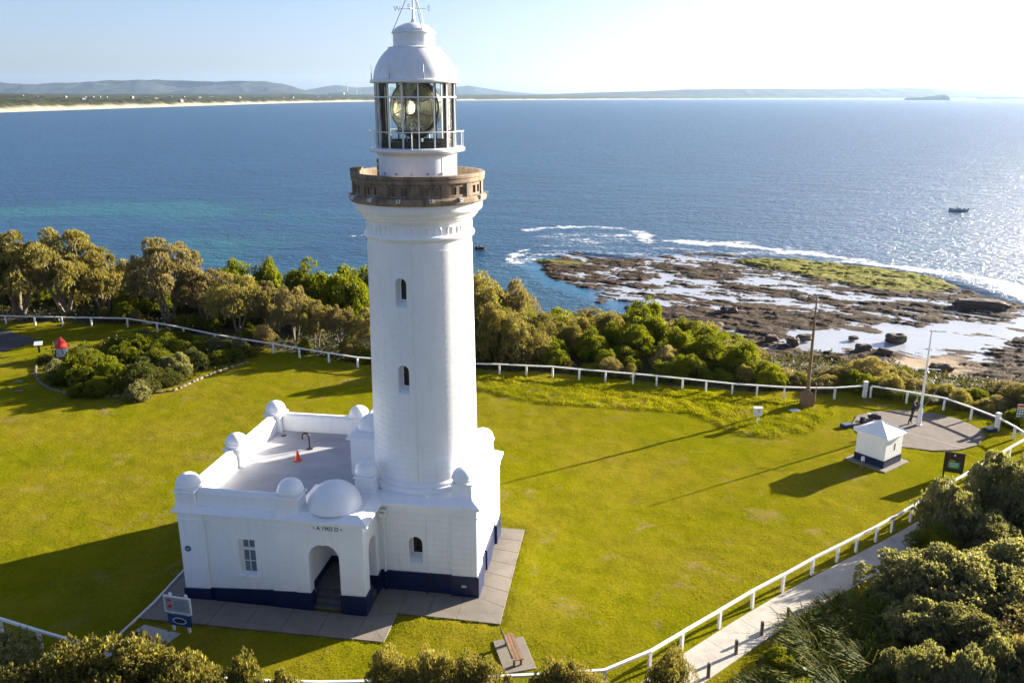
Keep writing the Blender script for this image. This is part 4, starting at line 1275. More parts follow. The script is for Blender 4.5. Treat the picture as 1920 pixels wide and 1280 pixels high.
# footpath outside the white fence
path = tag(empty('footpath', (0, 0, 0)), kind='structure')
PL = [(3.3, 28.0), (6.92, 31.3), (8.03, 32.25), (11.37, 35.05), (15.1, 37.85), (18.34, 40.15), (21.22, 42.2), (24.3, 44.6), (28.7, 48.0), (32.2, 51.0)]
pl = np.array(PL)
sg = np.r_[0, np.cumsum(np.hypot(*np.diff(pl, axis=0).T))]
ss = np.arange(0, sg[-1], 2.4)
cl = np.stack([np.interp(ss, sg, pl[:, 0]), np.interp(ss, sg, pl[:, 1])], 1)
tn = np.gradient(cl, axis=0)
tn /= np.linalg.norm(tn, axis=1)[:, None]
rt = cl + np.stack([tn[:, 1], -tn[:, 0]], 1) * 1.75
slab_row(path, [[cl[k], rt[k], rt[k + 1], cl[k + 1]] for k in range(len(cl) - 1)], M['path'], z1=0.05, gap=0.006)
slab_row(path, quad_strip((3.0, 28.0), (-13.0, 27.4), (3.6, 26.3), (-12.6, 25.8), 7), M['path'], z1=0.05)
slab_row(path, quad_strip((-13.2, 27.4), (-26, 32.6), (-13.0, 25.8), (-26.6, 31.1), 6), M['path'], z1=0.05)
road = tag(MB().prism(ROAD, -0.2, 0.015).build('asphalt_road', M['asphalt']), kind='structure')
t = NT('flag_pad_paving')
c = t.ramp(t.noise(1.3, 6, 0.7), [(0.3, (0.10, 0.083, 0.070)), (0.7, (0.19, 0.158, 0.130))])
t.base(t.mix(t.ramp(t.noise(12, 4, 0.7), [(0.4, 0.0), (0.7, 0.5)]), c, (0.10, 0.085, 0.075)), 0.9)
t.bump(t.noise(12, 4, 0.7), 0.4, 0.02)
M['pad'] = t.m
tag(MB().prism(PAD, -0.1, 0.035).build('flagpole_paving', M['pad']), kind='structure')
MB().bar((26.0, 59.9, 0.037), (31.2, 54.1, 0.037), 0.05, 0.006).build('paving_joint', M['path'], bpy.data.objects['flagpole_paving'])

# ------------------------------------------------------------------ fences
def fence(name, pts, label, posts=None, step=2.3, h=0.95, big=()):
    """white post-and-rail fence: pts are the corners, posts every step metres"""
    root = empty(name, (pts[0][0], pts[0][1], 0))
    tag(root, label, 'fence')
    ox, oy = pts[0]
    if posts is None:
        posts = []
        for p, q in zip(pts[:-1], pts[1:]):
            L_ = math.hypot(q[0] - p[0], q[1] - p[1])
            n_ = max(1, round(L_ / step))
            posts += [(p[0] + (q[0] - p[0]) * k / n_, p[1] + (q[1] - p[1]) * k / n_) for k in range(n_)]
        posts.append(pts[-1])
    r_ = random.Random(len(posts))
    for i, (x, y) in enumerate(posts):
        a_ = posts[max(i - 1, 0)]
        b_ = posts[min(i + 1, len(posts) - 1)]
        rz = math.atan2(b_[1] - a_[1], b_[0] - a_[0])
        lean = (r_.uniform(-.02, .02), r_.uniform(-.02, .02))
        if i in big:
            pb = MB().box(-0.13, 0.13, -0.13, 0.13, -0.15, h + 0.32).box(-0.15, 0.15, -0.15, 0.15, h + 0.32, h + 0.38)
        else:
            pb = MB().box(-0.075, 0.075, -0.06, 0.06, -0.15, h - 0.06)
        o = pb.build('post', M['white_wood'], root, loc=(x - ox, y - oy, 0), rz=rz)
        o.rotation_euler[0], o.rotation_euler[1] = lean
        if i:
            px_, py_ = posts[i - 1]
            e = 0.0
            MB().bar((px_ - ox, py_ - oy, h + r_.uniform(-.012, .012)), (x - ox, y - oy, h + r_.uniform(-.012, .012)), 0.13, 0.10).build('rail', M['white_wood'], root)
    return posts
FAR = [(-66.5, 88.6), (-63.3, 88.2), (-60.1, 87.8), (-56.9, 87.5), (-53.72, 87.17), (-50.42, 86.8), (-47.41, 86.55), (-44.28, 86.4), (-40.33, 86.09), (-36.44, 84.21), (-33.02, 82.3), (-29.06, 79.9), (-25.85, 78.27), (-22.5, 76.69), (-19.67, 75.17), (-16.65, 73.7),
       (-13.78, 72.28), (-11.4, 71.7), (-9.0, 71.35), (-6.6, 71.0), (-3.6, 70.55), (-1.09, 70.3), (1.27, 69.94), (3.5, 69.59), (5.74, 68.9), (7.93, 68.31), (10.18, 67.69), (12.06, 67.1), (14.07, 66.41), (15.89, 65.8), (17.87, 65.1), (19.76, 64.7), (21.84, 64.3),
       (23.75, 64.1), (25.82, 64.1), (28.43, 64.6)]
fence('post_and_rail_fence', [FAR[0]], 'long white post-and-rail fence between the lawn and the seaward trees', FAR, big=(35,))
COR = [(28.9, 64.55), (31.2, 63.2), (33.4, 61.7), (34.41, 59.6), (35.23, 57.55), (35.5, 55.85), (35.5, 54.2)]
fence('post_and_rail_fence', [COR[0]], 'short white post-and-rail fence round the flagpole corner with a thick post', COR, big=(4,))
NEAR = [(35.3, 53.9), (33.1, 52.2), (30.9, 50.4), (28.64, 48.56), (26.3, 46.7), (24.04, 44.81), (22.76, 43.78), (21.13, 42.48), (19.84, 41.48), (18.33, 40.38), (16.96, 39.39), (15.22, 38.15), (13.26, 36.63), (11.4, 35.25), (9.46, 33.66), (7.41, 31.99), (5.82, 30.69),
        (3.77, 29.45), (1.5, 29.2), (-0.8, 29.05), (-3.1, 28.9), (-5.4, 28.78), (-7.7, 28.7), (-10.0, 28.8), (-12.24, 28.98)]
fence('post_and_rail_fence', [NEAR[0]], 'white post-and-rail fence along the pale concrete footpath at the right', NEAR)
fence('post_and_rail_fence', [(-18.6, 31.3)], 'white post-and-rail fence at the lower left corner beside the path', [(-18.6, 31.3), (-20.69, 32.1), (-22.9, 33.0), (-25.1, 33.9), (-27.3, 34.8)])

# timber bollards by the footpath
for i, (x, y, lab) in enumerate([(8.2, 30.2, 'nearest timber bollard by the footpath, at the bottom edge'), (9.75, 31.75, 'second timber bollard from the bottom along the footpath'),
                                 (11.25, 33.1, 'third timber bollard from the bottom along the footpath'), (12.75, 34.15, 'timber bollard half hidden by strappy leaves beside the footpath'),
                                 (17.0, 37.2, 'farthest timber bollard, standing alone before the big dark shrub')]):
    b = empty('timber_bollard', (x, y, 0))
    tag(b, lab, 'bollard', 'timber bollards along the footpath')
    MB().lathe([(0.085, -0.2), (0.08, 0.70), (0.065, 0.75), (0.001, 0.76)], 12).build('post', M['grey_wood'], b)
    MB().lathe([(0.087, 0.58), (0.086, 0.62)], 12).build('band', M['dark_metal'], b)

# ------------------------------------------------------------------ utility hut
def frame_from(a_, b_):
    return math.atan2(b_[1] - a_[1], b_[0] - a_[0])
HA = (23.83, 50.9)
hut = empty('utility_hut', (24.35, 52.25, 0), R(37))
tag(hut, 'small white hut with navy base and pyramid roof near the flagpole', 'hut')
S = 1.02
w = MB().box(-S, S, -S, S, 0.0, 2.05)
wall = w.build('wall', M['white'], hut, bevel=0.01)
lay_blocks(wall, front(-S), 0, -S, S, 0.58, 2.0, 0.28, 0.7, name='wall_block')
lay_blocks(wall, leftw(-S), math.pi / 2, -S, S, 0.58, 2.0, 0.28, 0.7, name='wall_block')
MB().box(-S - 0.04, S + 0.04, -S - 0.04, S + 0.04, -0.05, 0.55).build('plinth', M['navy'], hut)
rf = MB().box(-S - 0.20, S + 0.20, -S - 0.20, S + 0.20, 2.05, 2.16)
e_ = S + 0.20
rf.add([(-e_, -e_, 2.16), (e_, -e_, 2.16), (e_, e_, 2.16), (-e_, e_, 2.16), (0, 0, 2.78)], [(0, 1, 4), (1, 2, 4), (2, 3, 4), (3, 0, 4)])
roof = rf.build('roof', M['white'], hut)
for sx_, sy_ in ((-1, -1), (1, -1), (1, 1), (-1, 1)):
    MB().tube([(sx_ * e_, sy_ * e_, 2.17), (0, 0, 2.79)], 0.045, 6).build('hip_ridge', M['white'], roof)
MB().box(S + 0.0, S + 0.03, -0.02, 0.06, 0.95, 1.55).build('vent_slot', M['plaque'], hut)
vs = MB().box(0.05, 0.16, -S - 0.03, -S - 0.015, 1.05, 1.55).build('vent_slot', M['plaque'], hut)
MB().box(-S - 0.42, S + 0.42, -S - 0.42, S + 0.42, -0.08, 0.05).build('concrete_slab', M['concrete'], hut)
tp = empty('garden_tap', (22.85, 51.0, 0))
tag(tp, 'small white-capped tap post at the shaded side of the hut', 'tap')
MB().box(-0.06, 0.06, -0.06, 0.06, -0.1, 0.55).build('post', M['grey_wood'], tp)
MB().box(-0.10, 0.10, -0.08, 0.08, 0.55, 0.82, taper=0.02).tube([(0, -0.08, 0.68), (0, -0.22, 0.66), (0, -0.24, 0.58)], 0.02, 6).build('tap_cap', M['white_metal'], tp)

# ------------------------------------------------------------------ flagpole, mast, meter box
fp = empty('flagpole', (30.0, 58.5, 0))
tag(fp, 'tall white flagpole with ropes on the round paving', 'flagpole')
MB().tube([(0, 0, 0.0), (0, 0, 0.9), (0, 0, 7.1)], [0.13, 0.10, 0.045], 12).build('pole', M['white_metal'], fp)
MB().lathe([(0.22, 0.0), (0.22, 0.08), (0.16, 0.10), (0.15, 1.25), (0.12, 1.35)], 16).build('base_sleeve', M['white_metal'], fp)
MB().lathe([(0.001, 7.1), (0.08, 7.12), (0.09, 7.2), (0.05, 7.28), (0.001, 7.29)], 12).build('truck', M['white_metal'], fp)
MB().bar((-0.95, 0.15, 4.35), (0.95, -0.15, 4.35), 0.05, 0.05).build('yard_arm', M['white_metal'], fp)
for sx_, bow in ((-1, 0.05), (1, 0.32)):
    MB().tube([(sx_ * (0.9 + (bow if 0.2 < t_ < 0.9 else bow * 0.4)) * (1 - t_) + 0.08 * sx_ * t_ + sx_ * bow * math.sin(math.pi * t_), -0.12 * sx_ * (1 - t_), 4.33 - 3.0 * t_) for t_ in np.linspace(0, 1, 9)], 0.012, 5).build('halyard', M['rope'], fp)

ms = empty('signal_mast', (23.05, 62.5, 0))
tag(ms, 'tall brown timber mast rising from a wooden box by the fence', 'mast')
MB().tube([(0, 0, 0.0), (0.0, 0.05, 4.5), (0, 0.08, 8.7)], [0.15, 0.12, 0.055], 12).build('pole', M['brown_wood'], ms)
MB().lathe([(0.07, 8.65), (0.09, 8.7), (0.09, 8.8), (0.001, 8.82)], 10).build('cap', M['grey_metal'], ms)
bx_ = MB().box(-0.42, 0.42, -0.42, 0.42, 0, 1.0)
bx_ = bx_.build('base_box', M['brown_wood'], ms)
for k in range(6):
    MB().box(-0.42 + k * 0.14 + 0.006, -0.42 + (k + 1) * 0.14 - 0.006, -0.445, -0.42, 0.02, 0.98).build('board', M['brown_wood'], bx_)
MB().add([(-0.45, -0.45, 1.0), (0.45, -0.45, 1.0), (0.45, 0.45, 1.0), (-0.45, 0.45, 1.0), (0, 0, 1.42)], [(0, 1, 4), (1, 2, 4), (2, 3, 4), (3, 0, 4), (3, 2, 1, 0)]).build('lid', M['brown_wood'], bx_)
MB().box(-0.6, 0.6, -0.6, 0.55, -0.1, 0.05).build('footing', M['concrete'], ms)
MB().tube([(0.75, 0.3, 0), (0.75, 0.3, 1.7), (0.65, 0.3, 1.85)], 0.035, 8).build('conduit', M['grey_metal'], ms)
pv_ = tag(MB().box(-0.4, 0.4, -0.22, 0.22, -0.05, 0.05).build('ground_cover_plate', M['sign_white'], None, loc=(21.75, 61.3, 0.08), rz=0.3), 'pale cover plate in the grass left of the mast box', 'cover')

mb_ = empty('meter_box', (18.13, 58.7, 0))
tag(mb_, 'white metal box on a post in the long grass', 'meter box')
MB().tube([(0, 0, -0.1), (0, 0, 0.72)], 0.045, 8).build('post', M['white_metal'], mb_)
bx_ = MB().box(-0.30, 0.30, -0.14, 0.14, 0.70, 1.28).build('box', M['sign_white'], mb_, bevel=0.02)
MB().box(-0.33, 0.33, -0.18, 0.18, 1.28, 1.33).build('lid', M['sign_white'], mb_)
MB().box(-0.04, 0.10, -0.152, -0.14, 0.98, 1.16).build('label_plate', M['sign_grey'], bx_)
MB().tube([(0.12, 0, 0.70), (0.17, 0, 0.55), (0.05, 0, 0.42)], 0.02, 6).build('conduit', M['white_metal'], mb_)

# ------------------------------------------------------------------ signs
bs = empty('park_sign', (27.95, 49.45, 0), R(38 - 62))
tag(bs, 'dark brown sign board with a green panel near the hut', 'sign')
for x in (-0.50, 0.50):
    MB().box(x - 0.05, x + 0.05, 0.0, 0.09, -0.2, 1.75).build('post', M['sign_brown'], bs)
bd = MB().prism([(-0.58, -0.05), (0.58, -0.05), (0.58, 0.0), (-0.58, 0.0)], 0.42, 1.78).build('board', M['sign_brown'], bs, bevel=0.01)
gpn = MB().box(-0.34, 0.34, -0.062, -0.05, 0.72, 1.16).build('green_panel', M['sign_green'], bs)
for k, w_ in enumerate((0.24, 0.27, 0.22)):
    MB().box(-w_, w_, -0.067, -0.062, 1.04 - k * 0.11, 1.08 - k * 0.11).build('print_line', M['sign_white'], gpn)
MB().add([(-0.05, -0.056, 1.54), (0.05, -0.056, 1.54), (0.06, -0.056, 1.58), (0.02, -0.056, 1.68), (-0.02, -0.056, 1.68), (-0.06, -0.056, 1.58)], [tuple(range(6))]).build('emblem', M['sign_white'], bd)
MB().box(-0.25, 0.05, -0.058, -0.05, 1.20, 1.26).build('small_print', M['yellow'], bd)

wsn = empty('warning_sign', (37.2, 58.2, 0), R(-12))
tag(wsn, 'white warning sign with red top and symbol rows at right edge', 'sign')
MB().tube([(0, 0, -0.2), (0, 0, 1.75)], 0.03, 8).build('post', M['grey_metal'], wsn)
bd = MB().box(-0.28, 0.28, -0.05, -0.03, 0.72, 1.76).build('board', M['sign_white'], wsn)
MB().box(-0.26, 0.26, -0.056, -0.05, 1.58, 1.70).build('red_band', M['red'], bd)
MB().box(-0.26, 0.26, -0.056, -0.05, 1.47, 1.57).build('yellow_band', M['yellow'], bd)
sy_m = MB().lathe([(0.001, 0.006), (0.055, 0.006), (0.06, 0.0)], 12).mesh('symbol', M['black'])
for r_ in range(3):
    for c_ in range(3):
        o = link('symbol', sy_m, bd, (-0.16 + 0.16 * c_, -0.05, 1.34 - 0.2 * r_))
        o.rotation_euler = (R(90), 0, 0)

ib = empty('information_board', (-15.0, 33.35, 0), R(-14))
tag(ib, 'white framed information board with blue lower panel before the lighthouse', 'sign')
for x in (-0.40, 0.40):
    MB().box(x - 0.055, x + 0.055, 0.0, 0.10, -0.2, 1.95).build('post', M['white_wood'], ib)
bd = MB().box(-0.62, 0.62, -0.05, 0.0, 1.08, 1.80).build('board', M['sign_grey'], ib)
for (a_, b_, c_, d_) in ((-0.68, 0.68, 1.80, 1.86), (-0.68, 0.68, 1.02, 1.08), (-0.68, -0.62, 1.08, 1.80), (0.62, 0.68, 1.08, 1.80)):
    MB().box(a_, b_, -0.075, 0.0, c_, d_).build('frame', M['white_wood'], bd)
MB().box(-0.52, -0.30, -0.056, -0.05, 1.58, 1.70).build('print_block', M['red'], bd)
MB().box(-0.48, -0.30, -0.056, -0.05, 1.26, 1.42).build('print_block', M['red'], bd)
for k in range(6):
    MB().box(-0.20, 0.45 - 0.05 * (k % 3), -0.056, -0.05, 1.62 - k * 0.075, 1.635 - k * 0.075).build('print_line', M['plaque'], bd)
lp = MB().box(-0.58, 0.62, -0.05, 0.0, 0.36, 0.92).build('lower_panel', M['sign_blue'], ib)
ov = MB()
ov.add([(0.02 + 0.36 * math.cos(t_), -0.056, 0.63 + 0.17 * math.sin(t_)) for t_ in np.linspace(0, 2 * math.pi, 25)[:-1]], [tuple(range(24))])
ov.build('oval_badge', M['sign_white'], lp)
ov = MB()
ov.add([(0.02 + 0.30 * math.cos(t_), -0.060, 0.63 + 0.12 * math.sin(t_)) for t_ in np.linspace(0, 2 * math.pi, 25)[:-1]], [tuple(range(24))])
ov.build('oval_badge', M['navy'], lp)

pn = empty('small_plinth_sign', (-44.7, 76.9, 0), R(20))
tag(pn, 'small white tilted plaque on a dark post beside the garden bed', 'sign')
MB().box(-0.10, 0.10, -0.05, 0.05, -0.1, 0.85).build('post', M['dark_metal'], pn)
o = MB().box(-0.36, 0.36, -0.28, 0.28, -0.02, 0.02).build('plate', M['sign_white'], pn)
o.location = (0, 0, 0.9)
o.rotation_euler = (R(28), 0, 0)
for i, (x, y, rz, lab) in enumerate([(24.6, 58.2, 0.4, 'blue-edged plaque slab in the grass behind the hut'), (34.7, 57.4, 0.3, 'blue-edged plaque slab at the foot of the thick fence post')]):
    p = empty('plaque_slab', (x, y, 0), rz)
    tag(p, lab, 'plaque', 'ground plaques by the fence')
    MB().box(-0.42, 0.42, -0.28, 0.28, 0, 0.22, taper=0.02).build('block', M['navy'], p)
    MB().box(-0.37, 0.37, -0.23, 0.23, 0.22, 0.25).build('plate', M['plaque'], p)

# ------------------------------------------------------------------ bench
bn = empty('park_bench', (-0.15, 31.65, 0), R(-76))
tag(bn, 'dark timber bench on a small concrete slab near the bottom edge', 'bench')
MB().box(-1.15, 1.15, -0.45, 0.95, -0.08, 0.05).build('concrete_slab', M['concrete'], bn, bevel=0.02)
for k in range(3):
    MB().box(-0.95, 0.95, -0.02 + 0.155 * k, 0.12 + 0.155 * k, 0.42, 0.465).build('seat_slat', M['brown_wood'], bn)
for k in range(2):
    o = MB().box(-0.95, 0.95, -0.02, 0.02, -0.065, 0.065).build('backrest_slat', M['grey_wood'], bn)
    o.location = (0, -0.10 - 0.04 * k, 0.62 + 0.17 * k)
    o.rotation_euler = (R(14), 0, 0)
for x in (-0.75, 0.75):
    MB().box(x - 0.04, x + 0.04, 0.02, 0.10, 0.05, 0.42).build('leg', M['grey_wood'], bn)
    MB().box(x - 0.04, x + 0.04, 0.32, 0.40, 0.05, 0.42).build('leg', M['grey_wood'], bn)
    MB().bar((x, 0.0, 0.42), (x, -0.20, 0.95), 0.06, 0.05).build('backrest_support', M['grey_wood'], bn)

# ------------------------------------------------------------------ traffic cone on the roof deck
cn = empty('traffic_cone', (*loc2w(-7.25, 0.75), 4.728))
tag(cn, 'orange traffic cone standing on the grey roof deck', 'cone')
MB().box(-0.20, 0.20, -0.20, 0.20, 0, 0.04).build('base', M['orange'], cn, bevel=0.015)
MB().lathe([(0.15, 0.04), (0.04, 0.56), (0.03, 0.57), (0.001, 0.57)], 20).build('cone', M['orange'], cn)

# ------------------------------------------------------------------ old red-topped lantern in the garden
rl_ = empty('old_lantern', (-41.6, 75.2, 0.15))
rl_.scale = (0.66,) * 3
tag(rl_, 'old white lantern house with red domed top in the garden bed', 'lantern')
o = MB().lathe([(0.80, 0), (0.80, 0.3), (0.72, 0.34), (0.70, 1.35), (0.78, 1.40)], 12, sm=False).build('body', M['sign_white'], rl_)
for k in range(12):
    t_ = R(15 + 30 * k)
    MB().box(0.70, 0.75, -0.04, 0.04, 0.32, 1.38).build('frame', M['white_metal'], o, rz=t_)
    if k % 2:
        MB().arcbox(0.69, 0.715, 0.45, 1.2, -10, 10, 2).build('pane', M['sign_grey'], o, rz=t_ + R(15))
MB().lathe([(0.78, 1.38), (0.95, 1.38), (0.96, 1.56), (0.88, 1.62), (0.70, 1.80), (0.60, 2.05), (0.52, 2.12), (0.50, 2.30), (0.36, 2.50), (0.14, 2.72), (0.001, 2.80)], 20).build('red_top', M['red'], rl_)
MB().tube([(-0.72, -0.5, 1.5), (-0.80, -0.55, 2.2)], 0.07, 8).build('vent_pipe', M['white_metal'], rl_)
# stones edging the bed
est = [(-42.7, 72.6), (-41.4, 70.0), (-39.8, 67.9), (-37.9, 66.2), (-35.7, 64.9), (-33.5, 64.6), (-31.3, 64.7), (-29.5, 65.3), (-27.7, 66.3), (-26.9, 68.6), (-26.0, 70.8), (-25.0, 72.4), (-23.7, 73.9)]
M['edge_stone'] = concrete_mat('pale_edging_stone', (0.20, 0.165, 0.12))
smesh = []
for q in range(3):
    bm = bmesh.new()
    bmesh.ops.create_icosphere(bm, subdivisions=2, radius=0.5)
    for v in bm.verts:
        c = v.co
        k_ = 0.85 + 0.2 * vnoise(np.array([c.x * 3 + q * 7]), np.array([c.y * 3 + c.z * 4]), 60 + q)[0]
        v.co = Vector((math.copysign(abs(c.x * 2) ** .7, c.x) * .5 * k_, math.copysign(abs(c.y * 2) ** .7, c.y) * .5 * k_, math.copysign(abs(c.z * 2) ** .7, c.z) * .5 * k_))
    me = bpy.data.meshes.new('stone')
    bm.to_mesh(me); bm.free()
    me.materials.append(M['edge_stone'])
    smesh.append(me)
kb_root = empty('stone_edging', (est[0][0], est[0][1], 0))
tag(kb_root, 'low pale stone edging curving round the garden bed', 'edging')
r_ = random.Random(4)
ea = np.array(est)
sg = np.r_[0, np.cumsum(np.hypot(*np.diff(ea, axis=0).T))]
d_ = 0.0
while d_ < sg[-1]:
    x, y = np.interp(d_, sg, ea[:, 0]), np.interp(d_, sg, ea[:, 1])
    x2, y2 = np.interp(d_ + .3, sg, ea[:, 0]), np.interp(d_ + .3, sg, ea[:, 1])
    L_ = r_.uniform(0.4, 0.8)
    o = link('stone', r_.choice(smesh), kb_root, (x - est[0][0], y - est[0][1], 0.08), math.atan2(y2 - y, x2 - x) + r_.uniform(-.15, .15), (L_, 0.26, 0.22))
    d_ += L_ * 0.98
for i, (x, y, lab) in enumerate([(-40.6, 66.0, 'pale flat stone on the lawn left of the garden bed'), (-42.0, 68.4, 'dull flat stone set in shade beside the bed')]):
    tag(link('flat_stone', smesh[i], None, (x, y, 0.02), 0.2, (0.9, 0.6, 0.16)), lab, 'stone', 'flat stones by the bed')

# ------------------------------------------------------------------ people
def person(name, loc, rz, joints, radii, edges, top_z, shirt, legs, skin, hair, label, group=None, scale=1.0, shoe=0.12):
    """one continuous body: joints joined into a skinned, subdivided surface; cloth and skin by height"""
    root = empty(name, loc, rz)
    root.scale = (scale,) * 3
    tag(root, label, 'person', group)
    me = bpy.data.meshes.new('body')
    me.from_pydata(joints, edges, [])
    o = link('body', me, None)
    sk = o.modifiers.new('skin', 'SKIN')
    for i, r__ in enumerate(radii):
        me.skin_vertices[0].data[i].radius = r__ if isinstance(r__, tuple) else (r__, r__)
        me.skin_vertices[0].data[i].use_root = (i == 0)
    sb = o.modifiers.new('sub', 'SUBSURF')
    sb.levels = sb.render_levels = 2
    dg = bpy.context.evaluated_depsgraph_get()
    m2 = bpy.data.meshes.new_from_object(o.evaluated_get(dg))
    bpy.data.objects.remove(o)
    m2.materials.clear()
    for m_ in (skin, shirt, legs, hair):
        m2.materials.append(m_)
    jp = [Vector(j) for j in joints]
    for p in m2.polygons:
        p.use_smooth = True
        c = p.center
        k = min(range(len(jp)), key=lambda q: (jp[q] - c).length)
        p.material_index = top_z[k]
    return root, link('body', m2, root)
M['skin'] = simple('skin', (0.42, 0.24, 0.16), 0.55, 0.08)
M['navy_cloth'] = simple('navy_cloth', (0.012, 0.014, 0.045), 0.85, 0.2)
M['charcoal_cloth'] = simple('charcoal_cloth', (0.028, 0.027, 0.028), 0.85, 0.25)
M['red_cloth'] = simple('red_cloth', (0.35, 0.025, 0.04), 0.85, 0.2)
M['dark_hair'] = simple('dark_hair', (0.015, 0.012, 0.010), 0.6, 0.2)
M['cap_cloth'] = simple('dark_cap_cloth', (0.02, 0.02, 0.022), 0.8, 0.2)
# standing, facing the pole (+x), both hands up on the halyard
J = [(0, 0, 0.98), (0.01, 0, 1.15), (0.02, 0, 1.36), (0.03, 0, 1.50), (0.05, 0, 1.58), (0.07, 0, 1.70),            # pelvis..head
     (0.0, 0.10, 0.90), (0.02, 0.12, 0.50), (-0.03, 0.13, 0.09), (0.10, 0.14, 0.04),                              # left leg
     (0.0, -0.10, 0.90), (-0.10, -0.11, 0.50), (-0.22, -0.12, 0.10), (-0.10, -0.13, 0.04),                        # right leg
     (0.03, 0.19, 1.43), (0.20, 0.22, 1.25), (0.40, 0.10, 1.40), (0.47, 0.05, 1.45),                              # left arm
     (0.03, -0.19, 1.43), (0.22, -0.20, 1.32), (0.40, -0.06, 1.54), (0.46, -0.02, 1.60)]
E_ = [(0, 1), (1, 2), (2, 3), (3, 4), (4, 5), (0, 6), (6, 7), (7, 8), (8, 9), (0, 10), (10, 11), (11, 12), (12, 13), (2, 14), (14, 15), (15, 16), (16, 17), (2, 18), (18, 19), (19, 20), (20, 21)]
RD = [(0.15, 0.12), (0.14, 0.11), (0.17, 0.12), 0.07, 0.06, (0.085, 0.10), 0.10, 0.07, 0.05, 0.045, 0.10, 0.07, 0.05, 0.045, 0.065, 0.05, 0.038, 0.035, 0.065, 0.05, 0.038, 0.035]
MATI = [2, 1, 1, 1, 0, 0, 2, 2, 2, 3, 2, 2, 2, 3, 1, 1, 1, 0, 1, 1, 1, 0]
pr_, body = person('person', (29.56, 58.72, 0.035), R(-15), J, RD, E_, MATI, M['navy_cloth'], M['charcoal_cloth'], M['skin'], M['dark_hair'], 'person in navy top and charcoal trousers standing at the flagpole', scale=1.06)
MB().dome((0.06, 0, 1.72), 0.112, 0.10, 16, 5).box(0.12, 0.24, -0.07, 0.07, 1.715, 1.735).build('cap', M['cap_cloth'], pr_)
MB().tube([(0.17, 0, 1.70), (0.195, 0, 1.675), (0.16, 0, 1.66)], [0.012, 0.018, 0.012], 6).build('nose', M['skin'], pr_)
for hy, hz, hx in ((0.05, 1.45, 0.49), (-0.02, 1.60, 0.48)):
    hb = MB()
    for k in range(4):
        hb.tube([(hx - 0.01, hy - 0.01, hz - 0.03 + 0.022 * k), (hx + 0.05, hy - 0.015, hz - 0.03 + 0.022 * k), (hx + 0.06, hy + 0.025, hz - 0.03 + 0.022 * k), (hx + 0.02, hy + 0.03, hz - 0.03 + 0.022 * k)], 0.011, 5)
    hb.tube([(hx - 0.02, hy + 0.02, hz), (hx + 0.02, hy + 0.03, hz + 0.05)], 0.012, 5)
    hb.build('hand', M['skin'], pr_)
# bags left on the paving behind the hut
bg_ = empty('duffel_bag', (27.2, 59.6, 0.035), R(-25))
tag(bg_, 'dark duffel bag lying on the paving behind the hut roof', 'bag')
MB().tube([(-0.48, 0, 0.17), (-0.42, 0, 0.19), (0, 0, 0.22), (0.42, 0, 0.19), (0.48, 0, 0.17)], [0.08, 0.17, 0.21, 0.17, 0.08], 14).build('body', M['charcoal_cloth'], bg_)
MB().tube([(-0.2, -0.1, 0.36), (-0.1, -0.05, 0.50), (0.1, 0.05, 0.50), (0.2, 0.1, 0.36)], 0.018, 6).build('handle', M['black'], bg_)
MB().box(-0.55, -0.30, -0.1, 0.12, 0.32, 0.40).build('towel', M['sign_white'], bg_, bevel=0.02)
bp = empty('backpack', (26.0, 58.9, 0.035), R(30))
tag(bp, 'navy backpack on the paving just left of the duffel bag', 'bag')
MB().box(-0.2, 0.2, -0.14, 0.14, 0, 0.48, taper=0.03).build('body', M['navy_cloth'], bp, bevel=0.06)
MB().box(-0.15, 0.15, -0.21, -0.14, 0.04, 0.26).build('pocket', M['navy_cloth'], bp, bevel=0.03)

# ------------------------------------------------------------------ boat with three people
bt = empty('motor_boat', (173.3, 331.0, SEA_Z - 0.02), R(-18))
tag(bt, 'small white motor boat carrying people off the rock platform', 'boat')
M['hull'] = simple('white_hull', (0.55, 0.58, 0.60), 0.35, 0.06)
st_n = 9
secs = []
for k in range(st_n):
    t_ = k / (st_n - 1)
    x = 3.2 - 6.6 * t_          # stern +x, bow -x
    wd = 1.25 * (1 - max(0, t_ - 0.45) ** 2 * 3.2)
    wd = max(wd, 0.03)
    gun = 0.75 + 0.45 * t_ ** 2
    secs.append([(x, -wd, gun), (x, -wd * 0.93, 0.35 * t_ + 0.2), (x - 0.0, -wd * 0.5, -0.25 + 0.2 * t_), (x, 0, -0.4 + 0.5 * t_ ** 3), (x, wd * 0.5, -0.25 + 0.2 * t_), (x, wd * 0.93, 0.35 * t_ + 0.2), (x, wd, gun)])
hb = MB()
vs = [p for s_ in secs for p in s_]
fs = [(k * 7 + j, k * 7 + j + 1, (k + 1) * 7 + j + 1, (k + 1) * 7 + j) for k in range(st_n - 1) for j in range(6)] + [tuple(range(7))]
hb.add(vs, fs, 0, True)
hb.build('hull', M['hull'], bt)
dk = MB()
dk.add([(s_[0][0], s_[0][1] * 0.95, s_[0][2] - (0.45 if k < 5 else 0.04)) for k, s_ in enumerate(secs)] + [(s_[6][0], s_[6][1] * 0.95, s_[6][2] - (0.45 if k < 5 else 0.04)) for k, s_ in enumerate(secs)],
       [(k, k + 1, st_n + k + 1, st_n + k) for k in range(st_n - 1)])
dk.build('deck', M['hull'], bt)
MB().tube([s_[0] for s_ in secs], 0.05, 6).tube([s_[6] for s_ in secs], 0.05, 6).build('gunwale', M['hull'], bt)
